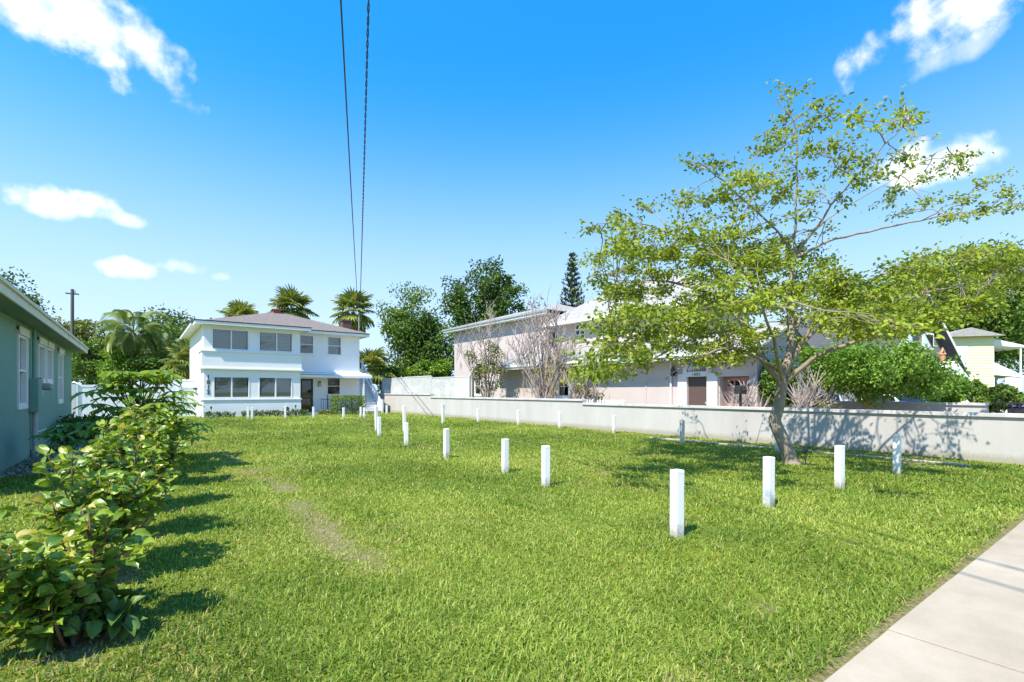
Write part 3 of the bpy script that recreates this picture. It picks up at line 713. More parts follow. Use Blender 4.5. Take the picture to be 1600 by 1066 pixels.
    # porch
    a = MB(); a.add([(8.25, 34.05, 2.60), (13.05, 34.05, 2.60), (13.05, 35.19, 2.80), (8.25, 35.19, 2.80), (8.25, 34.05, 2.56), (13.05, 34.05, 2.56), (13.05, 35.19, 2.74), (8.25, 35.19, 2.74)], [(0,1,2,3),(7,6,5,4),(4,5,1,0),(5,6,2,1),(7,4,0,3),(6,7,3,2)])
    a = a.build('porch_roof', 'white_paint', t); MB().box((8.25, 34.02, 2.43), (13.05, 34.05-.004, 2.60)).build('fascia', 'white_paint', a)
    MB().box((8.25, 33.99, 2.60), (10.4, 34.045, 2.625)).build('drip_edge', 'black_metal', a)
    MB().box((8.2, 35.1, 2.802), (12.7, 35.195, 2.9)).build('flashing', 'white_paint', a)
    MB().box((12.42, 34.1, .14), (12.52, 34.2, 2.43)).build('porch_post', 'white_paint', t)
    MB().box((8.18, 33.95, -.1), (12.58, 35.195, .13)).build('porch_slab', 'wall_cap', t)
    l = MB(); l.box((9.70, 35.08, 1.86), (9.84, 35.198, 2.20)); l = l.build('wall_lamp', 'bark_red', t); MB().box((9.725, 35.075, 1.9), (9.815, 35.079, 2.1)).build('lamp_glass', 'lamp_glass', l)
    rl = MB(); rl.box((9.62, 34.28, .98), (10.9, 34.32, 1.02)); rl = rl.build('railing', 'black_metal', t)
    for i in range(9):
        x = 9.64+i*.155; MB().box((x-.011, 34.29, .13), (x+.011, 34.31, .978)).build('baluster', 'black_metal', rl)
    for x in (10.05, 10.45): MB().box((x-.018, 34.27, .13), (x+.018, 34.33, 1.28)).build('railing_post', 'black_metal', rl)
    # corner downpipe
    MB().tube([(8.27, 35.1, .1), (8.27, 35.1, 5.3), (8.3, 34.85, 5.42)], .035, 8).build('downpipe', 'white_paint', t)
    # staircase on the right-hand side
    st = MB().box((12.58, 37.75, 2.80), (13.75, 39.4, 2.95)).build('staircase', 'white_paint', t)
    n = 15; y0, y1 = 33.75, 37.75
    for i in range(n):
        z = (i+1)*2.95/(n+1); y = y0+(y1-y0)*i/n
        m_ = MB(); m_.box((12.60, y, -.1), (13.55, y+(y1-y0)/n-.003, z-.045)); m_.build('riser', 'pink_light', st)
        MB().box((12.58, y-.035, z-.043), (13.57, y+(y1-y0)/n-.006, z)).build('tread', 'white_paint', st)
    mb = MB(); mb.hexa([(13.58, 33.7, -.1), (13.66, 33.7, -.1), (13.66, 37.75, -.1), (13.58, 37.75, -.1), (13.58, 33.7, .35), (13.66, 33.7, .35), (13.66, 37.75, 3.2), (13.58, 37.75, 3.2)]); mb.build('stringer_wall', 'white_stucco', st)
    mb = MB(); mb.hexa([(13.59, 33.75, .62), (13.67, 33.75, .62), (13.67, 37.75, 3.75), (13.59, 37.75, 3.75), (13.59, 33.75, .74), (13.67, 33.75, .74), (13.67, 37.75, 3.87), (13.59, 37.75, 3.87)]); mb.build('handrail', 'white_paint', st)
    MB().box((13.58, 33.62, -.1), (13.70, 33.74, .95)).build('newel_post', 'white_paint', st)
    mb = MB(); mb.hexa([(13.61, 33.75, .352), (13.64, 33.75, .352), (13.64, 34.9, 1.22), (13.61, 34.9, 1.22), (13.61, 33.75, .618), (13.64, 33.75, .618), (13.64, 34.9, 1.515), (13.61, 34.9, 1.515)]); mb.build('rail_panel', 'white_paint', st)
    for i in range(1, 9):
        k = i/9; y = 34.9+(37.75-34.9)*k; zb = .35+2.85*(y-33.7)/4.05; zt = .62+3.13*(y-33.75)/4.0
        MB().box((13.60, y-.02, zb), (13.65, y+.02, zt)).build('baluster', 'white_paint', st)
    for (x, y) in ((13.67, 37.8), (13.67, 39.3)): MB().box((x-.05, y-.05, -.1), (x+.05, y+.05, 3.87)).build('landing_post', 'white_paint', st)
    MB().box((13.63, 37.86, 3.8), (13.71, 39.24, 3.87)).build('landing_rail', 'white_paint', st)
    # house number, top to bottom
    for i, ch in enumerate('1812'): text_part(ch, .34, S, 3.13, 2.22-i*.285, .012, t, 'black_metal')
white_house()
def garden_bits():
    def path_light(p, h, label):
        x, y = p
        t = thing('path_light', label, 'lamp', (x, y, 0), 'black garden path lights')
        MB().tube([(x, y, -.1), (x, y, h-.14)], .012, 6).build('stake', 'black_metal', t)
        MB().tube([(x, y, h-.15), (x, y, h-.13), (x, y, h-.03), (x, y, h-.02), (x, y, h)], [.02, .045, .05, .06, .01], 10).build('lamp_head', 'black_metal', t)
    path_light((3.20, 33.0), .66, 'black path light at the left corner of the white house')
    path_light((7.75, 33.1), .66, 'black path light before the right corner of the sunroom')
    g = G(1258.5, 727); path_light((g.x, g.y), .40, 'small black stake light beside the foot of the leaning tree')
    x, y = 7.2, 33.0
    t = thing('yard_sign', 'small dark oval sign on a stake in the bed before the white house', 'sign', (x, y, 0))
    MB().box((x-.012, y-.01, -.1), (x+.012, y+.01, .3)).build('stake', 'black_metal', t)
    MB().prism([(x+.17*math.cos(a), y-.02, .44+.13*math.sin(a)) for a in [2*math.pi*i/16 for i in range(16)]], (0, .015, 0)).build('sign_plate', 'plaque', t)
    MB().prism([(x-.09, y-.03, .60), (x+.09, y-.03, .60), (x+.09, y-.03, .78), (x, y-.03, .84), (x-.09, y-.03, .78)], (0, .012, 0)).build('sign_plate', 'white_paint', t)
garden_bits()
def low_shrub(name, label, x0, x1, y0, y1, h, n, leaf, mat, group=None):
    t = thing(name, label, 'shrub', ((x0+x1)/2, (y0+y1)/2, 0), group)
    st = MB()
    for i in range(12):
        x, y = random.uniform(x0, x1), random.uniform(y0, y1); st.tube([(x, y, -.05), (x+random.uniform(-.1,.1), y+random.uniform(-.08,.08), h*.8)], [.012, .005], 5)
    st.build('stem', 'bark_dark', t, kind='stuff')
    P = np.stack([rng.uniform(x0, x1, n), rng.uniform(y0, y1, n), rng.uniform(.03, 1, n)**.7*h], 1); P[:, 2] *= .55+.6*vnoise(P[:, 0], P[:, 1], 3.5, 41)
    foliage('foliage', P, leaf, leaf*.5, mat, t, .3, -.3)
for i, (a, b, lab) in enumerate([(2.95, 4.45, 'low dark green plants at the left corner of the white house front'), (4.75, 7.0, 'low dark green plants below the white house windows, the longest patch'),
                                 (7.05, 8.5, 'low dark green plants at the sunroom corner beside the door'), ]):
    low_shrub('ground_plant', lab, a, b, 33.05, 33.5, .34, 520 if i == 1 else 330, .13, 'leaf_dark', 'low plants along the white house')
low_shrub('ground_plant', 'low reddish plant between the railing and the clipped hedge', 9.3, 10.3, 33.4, 33.9, .36, 260, .12, 'leaf_olive')
def hedge():
    x0, x1, y0, y1, h = 10.0, 12.0, 32.4, 33.6, 1.22
    t = thing('box_hedge', 'square clipped green hedge in front of the porch', 'hedge', (11, 33, 0))
    s = MB()
    for i in range(14): 
        x, y = random.uniform(x0+.2, x1-.2), random.uniform(y0+.2, y1-.2); s.tube([(x, y, -.05), (x+random.uniform(-.2,.2), y, h*.85)], [.02, .008], 5)
    s.build('stem', 'bark_dark', t)
    n = 9000; P = np.stack([rng.uniform(x0, x1, n), rng.uniform(y0, y1, n), rng.uniform(0.03, h, n)], 1)
    d = np.minimum.reduce([P[:, 0]-x0, x1-P[:, 0], P[:, 1]-y0, y1-P[:, 1], h-P[:, 2]]); P = P[d < rng.uniform(0, .32, n)]
    P[:, :2] += (np.stack([vnoise(P[:, 1], P[:, 2], 3, 21), vnoise(P[:, 0], P[:, 2], 3, 22)], 1)-.5)*.16; P[:, 2] += (vnoise(P[:, 0], P[:, 1], 3, 23)-.5)*.1
    foliage('foliage', P, .085, .05, 'leaf_hedge', t, .2)
hedge()

# ------------------------------------------------------------------ white vinyl fence
def vinyl_fence():
    def run(label, x0, x1, y, h, gate=False):
        t = thing('vinyl_gate' if gate else 'vinyl_fence', label, 'gate' if gate else 'fence', ((x0+x1)/2, y, 0))
        k = max(1, round((x1-x0)/2.2)); s = (x1-x0)/k
        for i in range(k+1):
            x = x0+i*s; p = MB().box((x-.065, y-.065, -.1), (x+.065, y+.065, h+.06)).build('post', 'white_vinyl', t, bevel=.008)
            MB().add([(x-.08, y-.08, h+.062), (x+.08, y-.08, h+.062), (x+.08, y+.08, h+.062), (x-.08, y+.08, h+.062), (x, y, h+.13)], [(0,1,4),(1,2,4),(2,3,4),(3,0,4),(3,2,1,0)]).build('post_cap', 'white_vinyl', p)
        for i in range(k):
            a, b = x0+i*s+.067, x0+(i+1)*s-.067
            MB().box((a, y-.03, h-.12), (b, y+.03, h)).build('rail', 'white_vinyl', t, bevel=.006); MB().box((a, y-.03, .05), (b, y+.03, .19)).build('rail', 'white_vinyl', t, bevel=.006)
            nb = max(1, round((b-a)/.18)); w = (b-a)/nb
            for j in range(nb): MB().box((a+j*w+.003, y-.014, .19), (a+(j+1)*w-.003, y+.014, h-.12)).build('board', 'white_vinyl', t)
        if gate:
            for z in (.45, 1.5): MB().box((x0+.02, y-.09, z), (x0+.16, y-.068, z+.09)).build('hinge', 'black_metal', t)
            MB().box((x1-.22, y-.075, 1.62), (x1-.05, y-.035, 1.72)).build('latch', 'black_metal', t)
    run('long white vinyl privacy fence between green and white houses', -4.9, 1.55, 35.0, 1.86)
    run('white vinyl gate with dark latch beside the white house', 1.78, 2.72, 34.95, 1.80, True)
    run('taller white vinyl fence seen above the gate', .9, 2.78, 37.5, 2.28)
    run('short white vinyl fence return at the green house corner', -3.6, -2.2, 27.0, 1.80)
vinyl_fence()

# ------------------------------------------------------------------ green house
def green_house():
    t = thing('green_house', 'green stucco single-storey house with white trimmed windows at the left edge', 'house', (-6, 17, 0))
    E_ = Face('E', -2.1); y0, y1 = 10.1, 25.0
    wins = [(14.72, 15.66, 1.20, 2.72), (17.30, 18.36, 1.80, 2.72), (18.72, 19.70, 1.80, 2.72), (21.10, 22.08, 1.20, 2.70)]
    wall(E_, y0, y1, -.1, 3.02, .2, wins, 'wall', 'green_stucco', t)
    MB().box((-9.5, y0, -.1), (-2.302, y0+.2, 3.02)).build('wall', 'green_stucco', t); MB().box((-9.5, y1-.2, -.1), (-2.302, y1, 3.02)).build('wall', 'green_stucco', t); MB().box((-9.7, y0, -.1), (-9.502, y1, 3.02)).build('wall', 'green_stucco', t)
    for a, b, z0, z1 in wins:
        w = window(E_, a, b, z0, z1, t, rails=((z0+z1)/2,) if z1-z0 > 1.2 else (), fw=.05, frame='white_paint', glass='glass', blind='blind', trim=.085, sill=False, slat=.06)
        E_.box(MB(), a-.10, b+.10, z1+.0, z1+.17, .037, .06).build('header', 'cream_paint', w)
    # hip roof with deep eaves
    x0, x1, ya, yb, z = -10.2, -1.68, y0-.45, y1+.5, 3.2; h = 1.55
    mb = MB(); mb.add([(x0, ya, z), (x1, ya, z), (x1, yb, z), (x0, yb, z), ((x0+x1)/2, ya+4.1, z+h), ((x0+x1)/2, yb-4.1, z+h)], [(0, 1, 4), (1, 2, 5, 4), (2, 3, 5), (3, 0, 4, 5), (3, 2, 1, 0)])
    r = mb.build('roof', 'roof_green_grey', t)
    mb = MB(); mb.box((x1-.02, ya, 2.98), (x1+.012, yb, 3.195)); mb.box((x0, ya-.012, 2.98), (x1-.02, ya+.02, 3.195)); mb.box((x0, yb-.02, 2.98), (x1-.02, yb+.012, 3.195)); mb.build('fascia', 'cream_paint', r)
    MB().box((x1+.014, ya, 3.13), (x1+.05, yb, 3.19)).build('drip_edge', 'cream_paint', r)
    MB().box((x0+.02, ya+.03, 3.0), (x1-.025, yb-.03, 3.02+.01)).build('soffit', 'soffit_green', r)
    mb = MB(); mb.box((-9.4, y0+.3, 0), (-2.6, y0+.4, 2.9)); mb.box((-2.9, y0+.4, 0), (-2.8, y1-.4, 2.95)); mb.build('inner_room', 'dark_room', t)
    # electric meter
    e = E_.box(MB(), 16.02, 16.55, 1.02, 1.80, .003, .17).build('meter_box', 'green_stucco', t, bevel=.01)
    MB().tube([(-1.93, 16.72, 1.62), (-1.80, 16.72, 1.62), (-1.76, 16.72, 1.62)], [.085, .085, .06], 14).build('meter_dial', 'metal_box', e)
    E_.box(MB(), 16.56, 16.86, 1.40, 1.84, .003, .165).build('meter_plate', 'metal_box', e)
    MB().tube([(-2.03, 16.2, 1.80), (-2.03, 16.2, 2.99)], .035, 10).build('conduit', 'green_stucco', e)
    MB().tube([(-2.02, 16.25, -.05), (-2.02, 16.25, .12), (-2.02, 16.25, .121), (-2.02, 16.25, 1.01)], [.075, .075, .055, .055], 12).build('conduit', 'pvc_grey', e)
    f = MB().tube([(-2.03, 16.3, .52), (-2.03, 18.9, .5), (-1.98, 19.0, .5), (-1.86, 19.2, .52), (-1.78, 19.35, .5), (-1.75, 19.4, .40)], [.014, .014, .02, .03, .03, .028], 8).build('faucet', 'white_vinyl', t)
    MB().tube([(-1.86, 19.2, .54), (-1.86, 19.2, .61), (-1.86, 19.2, .62)], [.012, .012, .045], 8).build('faucet_knob', 'black_metal', f)
green_house()
def gravel():
    n = 2600; x = -2.05+rng.uniform(0, 1, n)**.8*1.35; y = rng.uniform(12.2, 22, n); s = rng.uniform(.012, .035, n)
    stones('gravel', 'loose pale gravel along the green house wall', 'gravel', x, y, s, 'pebble')
    n = 420; y = rng.uniform(3.6, 16, n); x = 1.68+.10*np.sin(y*.9)+rng.normal(0, .16, n); s = rng.uniform(.005, .016, n)*np.where(rng.uniform(0, 1, n) > .96, 1.8, 1)
    k = vnoise(x, y, 1.7, 1) > .45; x = x[k]; y = y[k]; s = s[k]
    stones('soil_clods', 'crumbs of dry soil scattered along the worn wheel track', 'soil', x, y, s, 'dry_soil')
def stones(name, label, cat, x, y, s, mat):
    n = len(x)
    base = np.array([[1,0,0],[-1,0,0],[0,1,0],[0,-1,0],[0,0,.7],[0,0,-.7]]); fc = np.array([[0,2,4],[2,1,4],[1,3,4],[3,0,4],[2,0,5],[1,2,5],[3,1,5],[0,3,5]])
    V = np.stack([x, y, s*.35], 1)[:, None, :]+base[None]*s[:, None, None]*rng.uniform(.7, 1.3, (n, 6, 1))
    Fc = (np.arange(n)[:, None, None]*6+fc[None]).reshape(-1, 3)
    tag(np_mesh(name, V.reshape(-1, 3), Fc, len(Fc), mat, None, kind='stuff'), label, cat)
gravel()

# ------------------------------------------------------------------ pink house beyond the wall
def pink_house():
    t = thing('pink_house', 'large pale pink stucco house with grey roofs and arched entry beyond the low wall', 'house', (22, 20, 0))
    W2 = Face('W', 20.0); W1 = Face('W', 18.0)
    # left wing, two storeys
    o = [(30.75, 31.6, 1.27, 2.6)]
    wall(W2, 25.5, 34.6, -.1, 6.2, -.25, o, 'wall', 'pink_stucco', t) if False else None
    mb = MB(); X = 20.0
    def wwall(x, u0, u1, z0, z1, ops, name='wall', mat='pink_stucco'):
        f = Face('W', x); return wall(f, u0, u1, z0, z1, .25, ops, name, mat, t)
    wwall(20.0, 23.0, 34.6, -.1, 6.15, o)
    MB().box((20.25, 34.35, -.1), (27, 34.6, 6.15)).build('wall', 'pink_stucco', t)
    MB().box((20.26, 24.0, -.1), (26.9, 24.25, 6.15)).build('wall', 'pink_stucco', t)
    window(Face('W', 20.0), *o[0], t, rails=(1.93,), fw=.07, glass='glass_dark', trim=.1, sill=False)
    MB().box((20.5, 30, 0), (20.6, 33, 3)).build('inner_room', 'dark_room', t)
    # flat eaved roof of the left wing
    r = MB(); r.add([(19.35, 22.6, 6.42), (19.35, 35.3, 6.42), (27.5, 35.3, 6.42), (27.5, 22.6, 6.42), (23.4, 26, 7.6), (23.4, 31.5, 7.6)], [(0, 4, 5, 1), (1, 5, 2), (2, 5, 4, 3), (3, 4, 0), (0, 1, 2, 3)])
    r = r.build('roof', 'shingle_grey', t)
    mb = MB(); mb.box((19.36, 22.62, 6.17), (19.40, 35.28, 6.415)); mb.box((19.40, 35.24, 6.17), (27.4, 35.28, 6.415)); mb.build('fascia', 'white_paint', r)
    MB().box((19.41, 22.7, 6.18), (27.3, 35.2, 6.20)).build('soffit', 'white_paint', r)
    MB().box((19.28, 22.62, 6.31), (19.355, 35.28, 6.42)).build('gutter', 'metal_box', r)
    # right block, upper storey
    up = [(20.05, 20.85, 4.42, 5.32), (18.45, 19.05, 4.42, 5.32), (16.4, 17.25, 4.42, 5.32), (13.6, 14.5, 4.42, 5.32)]
    wwall(20.0, 13.0, 22.4, 2.9, 5.42, up)
    MB().box((20.25, 13.0, -.1), (24.5, 13.25, 5.42)).build('wall', 'pink_stucco', t); MB().box((20.26, 22.16, 2.9), (26.9, 22.4, 5.42)).build('wall', 'pink_stucco', t)
    MB().box((20.6, 13.4, 2.9), (20.7, 22, 5.4)).build('inner_room', 'blind_grey', t)
    for a, b, z0, z1 in up: window(Face('W', 20.0), a, b, z0, z1, t, mull=((a+b)/2,), rails=(z0+.3, z0+.6), fw=.045, glass='glass', blind='blind', trim=.0, sill=True)
    r = MB(); r.add([(19.35, 12.4, 5.58), (19.35, 23.0, 5.58), (25.2, 23.0, 5.58), (25.2, 12.4, 5.58), (22.3, 15.4, 7.6), (22.3, 19.6, 7.6)], [(0, 4, 5, 1), (1, 5, 2), (2, 5, 4, 3), (3, 4, 0), (0, 1, 2, 3)])
    r = r.build('roof', 'shingle_grey', t)
    mb = MB(); mb.box((19.36, 12.42, 5.35), (19.40, 22.98, 5.575)); mb.box((19.40, 12.42, 5.35), (25.1, 12.46, 5.575)); mb.box((19.40, 22.94, 5.35), (20.2, 22.98, 5.575)); mb.build('fascia', 'white_paint', r)
    MB().box((19.41, 12.5, 5.40), (25.0, 22.9, 5.42)).build('soffit', 'white_paint', r)
    # ground floor block with skirt roof
    lo = [(19.2, 20.05, 1.23, 2.34), (11.2, 12.1, 0.0, 2.10)]
    wwall(18.0, 10.72, 25.5, -.1, 2.86, lo, mat='pink_stucco')
    MB().box((18.25, 25.25, -.1), (20, 25.5, 2.86)).build('wall', 'pink_stucco', t)
    window(Face('W', 18.0), *lo[0], t, rails=(1.78,), fw=.06, glass='glass_dark', trim=.1)
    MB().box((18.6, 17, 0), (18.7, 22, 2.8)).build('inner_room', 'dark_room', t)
    def skirt(y0, y1, x0, x1, z0, z1):
        s = MB(); th = .10
        s.hexa([(x0, y0, z0), (x0, y1, z0), (x1, y1, z1), (x1, y0, z1), (x0, y0, z0+th), (x0, y1, z0+th), (x1, y1, z1+th), (x1, y0, z1+th)])
        s.v = s.v; k = s.build('skirt_roof', 'shingle_grey', t)
        MB().box((x0-.03, y0, z0-.12), (x0-.002, y1, z0+.10)).build('fascia', 'white_paint', k)
        MB().box((x0, y0+.01, z0-.1), (17.998, y1-.01, z0-.08)).build('soffit', 'white_paint', k)
        MB().box((x0-.1, y0, z0+.0), (x0-.032, y1, z0+.09)).build('gutter', 'white_paint', k)
    skirt(8.9, 26.1, 17.25, 19.98, 2.90, 4.05)
    MB().hexa([(19.985, 8.9, 4.05), (19.985, 12.99, 4.05), (22.3, 12.99, 2.9), (22.3, 8.9, 2.9), (19.985, 8.9, 4.15), (19.985, 12.99, 4.15), (22.3, 12.99, 3.0), (22.3, 8.9, 3.0)]).build('garage_roof', 'shingle_grey', t)
    MB().prism([(18.0, 9.27, 2.87), (21.5, 9.27, 2.87), (20.0, 9.27, 3.95)], (0, .2, 0)).build('gable_wall', 'pink_stucco', t)
    # entry portal
    P = Face('W', 17.86)
    mb = MB(); P.box(mb, 10.75, 11.2, -.1, 2.22, -.135, 0); P.box(mb, 12.1, 12.52, -.1, 2.22, -.135, 0); mb.build('entry_surround', 'pink_light', t)
    mb = MB(); P.box(mb, 11.2, 12.1, 2.10, 2.30, -.13, .02); P.box(mb, 11.02, 11.2, 2.222, 2.30, -.13, .02); P.box(mb, 12.1, 12.28, 2.222, 2.30, -.13, .02); lint = mb.build('lintel', 'pink_light', t)
    n = 14; ci, zi = 11.65, 2.30; mb = MB(); g = MB()
    for i in range(n):
        a0, a1 = math.pi*i/n, math.pi*(i+1)/n; q = lambda r_, a, o_: P.p(ci+r_*math.cos(a), zi+r_*math.sin(a), o_)
        mb.hexa([q(.45, a0, -.13), q(.62, a0, -.13), q(.62, a1, -.13), q(.45, a1, -.13), q(.45, a0, .02), q(.62, a0, .02), q(.62, a1, .02), q(.45, a1, .02)])
    mb.build('arch_trim', 'pink_light', t)
    g.add([P.p(ci+.45*math.cos(math.pi*i/n), zi+.45*math.sin(math.pi*i/n), -.03) for i in range(n+1)], [tuple(range(n+1))]); g.build('arch_window', 'glass_dark', t)
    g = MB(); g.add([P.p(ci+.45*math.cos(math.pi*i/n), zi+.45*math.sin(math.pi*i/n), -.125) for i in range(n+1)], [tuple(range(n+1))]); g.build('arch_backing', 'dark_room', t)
    d = MB().box((18.0, 11.2, 0), (18.06, 12.1, 2.1)).build('front_door', 'brown_door', t); MB().box((17.97, 11.28, 1.0), (17.999, 11.34, 1.1)).build('handle', 'metal_box', d)
    for i, ch in enumerate('1802'): text_part(ch, .15, P, 11.80-i*.10, 2.14, .022, lint, 'black_metal', .006)
    l = MB().box((17.72, 12.62, 2.15), (17.86, 12.76, 2.45)).build('wall_lamp', 'black_metal', t); MB().tube([(17.79, 12.69, 2.46), (17.79, 12.69, 2.56)], [.09, .01], 6).build('lamp_cap', 'black_metal', l); MB().box((17.865, 12.66, 2.25), (17.998, 12.72, 2.33)).build('lamp_bracket', 'black_metal', l)
    MB().tube([(17.93, 12.9, 0), (17.93, 12.9, 2.8)], .045, 8).build('downpipe', 'pink_light', t)
    # raised panel on the blank wall
    mb = MB(); f = Face('W', 18.0)
    for a, b, z0, z1 in ((13.05, 14.25, 1.95, 2.0), (14.2, 14.25, .1, 1.948)): f.box(mb, a, b, z0, z1, .001, .03)
    mb.build('control_joint', 'pink_stucco', t)
    # garage
    MB().box((18.0, 9.26, -.1), (18.25, 9.55, 2.86)).build('wall', 'pink_stucco', t); MB().box((18.26, 9.26, -.1), (21.5, 9.5, 2.86)).build('wall', 'pink_stucco', t)
    MB().box((18.0, 9.552, 2.08), (18.25, 10.72, 2.86)).build('wall', 'pink_stucco', t); MB().box((18.25, 10.74, -.1), (18.7, 10.9, 2.86)).build('wall', 'pink_stucco', t)
    gd = MB().box((18.48, 9.5, -.05), (18.55, 10.74, 2.2)).build('garage_door', 'salmon_door', t)
    for i in range(4):
        z0 = .04+i*.51
        if i == 3:
            mb = MB(); mb.box((18.455, 9.56, z0), (18.478, 10.70, z0+.14)); mb.box((18.455, 9.56, z0+.36), (18.478, 10.70, z0+.48)); mb.build('door_panel', 'salmon_door', gd)
            for j in range(4): MB().box((18.464, 9.62+j*.27, z0+.16), (18.472, 9.62+j*.27+.2, z0+.34)).build('door_light', 'glass_dark', gd); 
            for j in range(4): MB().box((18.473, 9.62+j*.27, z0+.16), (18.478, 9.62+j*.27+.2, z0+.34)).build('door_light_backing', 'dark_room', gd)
        else: MB().box((18.455, 9.56, z0), (18.478, 10.70, z0+.48)).build('door_panel', 'salmon_door', gd, bevel=.01)
pink_house()
def mailbox():
    p = onE(1157, 640, 16.0); x, y = 16.0, p.y
    t = thing('mailbox', 'dark mailbox on a thin post in front of the salmon garage door', 'mailbox', (x, y, 0))
    MB().box((x-.03, y-.03, -.1), (x+.03, y+.03, 1.42)).build('post', 'black_metal', t)
    mb = MB(); prof = [(-.11, 1.42), (.11, 1.42), (.11, 1.6)]+[(.11*math.cos(a), 1.6+.11*math.sin(a)) for a in [math.pi*k/8 for k in range(1, 8)]]+[(-.11, 1.6)]
    mb.prism([(x-.2, y+q[0], q[1]) for q in prof], (.4, 0, 0)); mb.build('box', 'black_metal', t)
    MB().box((x-.05, y-.125, 1.55), (x+.08, y-.113, 1.59)).build('flag', 'brick_red', t)
mailbox()

# ------------------------------------------------------------------ second wall, iron fence, bins, cars
def second_wall():
    t = thing('garden_wall', 'low white wall with dark band behind the bushy tree, beyond the driveway', 'wall', (22, 7, 0))
    MB().box((22.0, 3.8, -.1), (22.2, 10.6, 1.04)).build('wall_section', 'wall_stucco', t)
    MB().box((21.94, 3.78, 1.042), (22.26, 10.62, 1.13)).build('cap', 'wall_cap', t, bevel=.008)
    t = thing('iron_fence', 'black iron railing at the right edge beyond the low wall', 'fence', (22, 2.5, 0))
    for z in (.2, .75, 1.12): MB().box((22.08, .3, z), (22.11, 3.7, z+.035)).build('rail', 'black_metal', t)
    y = .35
    while y < 3.7: MB().tube([(22.095, y, -.1), (22.095, y, 1.26), (22.095, y, 1.32)], [.011, .011, .002], 5).build('bar', 'black_metal', t); y += .17
second_wall()
def bin_(p, lid, label):
    x, y = p; t = thing('wheeled_bin', label, 'bin', (x, y, 0), 'wheeled bins beyond the low wall'); w0, w1, h = .24, .30, 1.0
    MB().hexa([(x-w0, y-w0, .05), (x+w0, y-w0, .05), (x+w0, y+w0, .05), (x-w0, y+w0, .05), (x-w1, y-w1, h), (x+w1, y-w1, h), (x+w1, y+w1, h), (x-w1, y+w1, h)]).build('body', 'bin_black', t, bevel=.02)
    MB().add([(x-.34, y-.34, h+.004), (x+.34, y-.34, h+.004), (x+.34, y+.34, h+.004), (x-.34, y+.34, h+.004), (x-.30, y-.30, h+.08), (x+.30, y-.30, h+.08), (x+.26, y+.26, h+.13), (x-.26, y+.26, h+.13)], [(3,2,1,0),(4,5,6,7),(0,1,5,4),(1,2,6,5),(2,3,7,6),(3,0,4,7)]).build('lid', lid, t, bevel=.02)
    MB().tube([(x-.25, y+.36, h-.04), (x+.25, y+.36, h-.04)], .02, 6).build('handle', 'bin_black', t)
    for s in (-1, 1): MB().tube([(x+s*.22-.03, y+.26, .1), (x+s*.22+.03, y+.26, .1)], .10, 12).build('wheel', 'rubber', t)
for px, lid, lab in [(1416, 'bin_purple', 'black wheeled bin with purple lid, leftmost of the bins'), (1452, 'bin_green', 'black wheeled bin with bright green lid'), (1596, 'bin_purple', 'black wheeled bin with purple lid behind the iron railing at the right edge')]:
    q = onE(px, 620, 23.4 if px < 1500 else 23.0); bin_((q.x, q.y), lid, lab)
def car(name, label, loc, rz, paint):
    t = thing(name, label, 'car', loc, 'cars parked beyond the low walls')
    mw0 = Matrix.Translation(loc) @ Matrix.Rotation(rz, 4, 'Z')
    prof = [(-2.2, .32), (-2.25, .62), (-2.15, .82), (-1.35, .93), (-.75, 1.36), (.55, 1.42), (1.35, .98), (2.1, .90), (2.25, .62), (2.2, .32), (1.75, .28), (-1.75, .28)]
    def side(y, k, dz=0): return [(x*k if abs(x) > 2 else x, y, z) for x, z in prof]
    mb = MB(); rows = []
    for y, sc in [(-.88, .0), (-.80, 1), (.80, 1), (.88, .0)]:
        rows.append([(x*(1 if sc else .985), y*(.80 if z > 1.1 else (.98 if z > .95 else 1)), z if sc else z*.985+.006) for x, z in prof])
    n = len(prof); V = [p for r in rows for p in r]; Fc = []
    for i in range(3):
        for k in range(n): Fc.append((i*n+k, (i+1)*n+k, (i+1)*n+(k+1) % n, i*n+(k+1) % n))
    Fc += [tuple(range(n)), tuple(reversed(range(3*n, 4*n)))]
    def part(nm, mb, mat, bevel=0, smooth=False, parent=t):
        me = mb.mesh(nm); me.materials.append(M[mat]); o = link(nm, me, parent, mw0)
        if smooth: me.polygons.foreach_set('use_smooth', [True]*len(me.polygons))
        if bevel: b = o.modifiers.new('bevel', 'BEVEL'); b.width = bevel; b.segments = 3; b.limit_method = 'ANGLE'
        return o
    body = part('body', mb.add(V, Fc), paint, .04)
    for s in (-1, 1):
        part('side_window', MB().add([(-1.1, s*.872, .97), (-.7, s*.735, 1.30), (.5, s*.735, 1.34), (1.05, s*.872, 1.0)], [(0, 1, 2, 3)] if s > 0 else [(3, 2, 1, 0)]), 'car_glass')
        part('mirror', MB().box((.9, s*.9, .95), (1.05, s*1.06, 1.08)), paint, .02)
    part('windscreen', MB().add([(.62, -.66, 1.40), (.62, .66, 1.40), (1.31, .74, 1.02), (1.31, -.74, 1.02)], [(0, 3, 2, 1)]), 'car_glass')
    part('rear_window', MB().add([(-.80, -.66, 1.345), (-.80, .66, 1.345), (-1.34, .74, .965), (-1.34, -.74, .965)], [(0, 1, 2, 3)]), 'car_glass')
    for x in (-1.38, 1.38):
        for s in (-1, 1):
            w = part('wheel', MB().tube([(x, s*.70, .32), (x, s*.90, .32)], .32, 20), 'rubber'); part('rim', MB().tube([(x, s*.90, .32), (x, s*.915, .32)], .2, 12), 'car_silver', parent=t)
    for s in (-1, 1): part('headlight', MB().box((2.12, s*.45, .62), (2.262, s*.78, .76)), 'lamp_glass', .02); part('tail_light', MB().box((-2.256, s*.45, .66), (-2.14, s*.80, .80)), 'brick_red', .02)
    return t
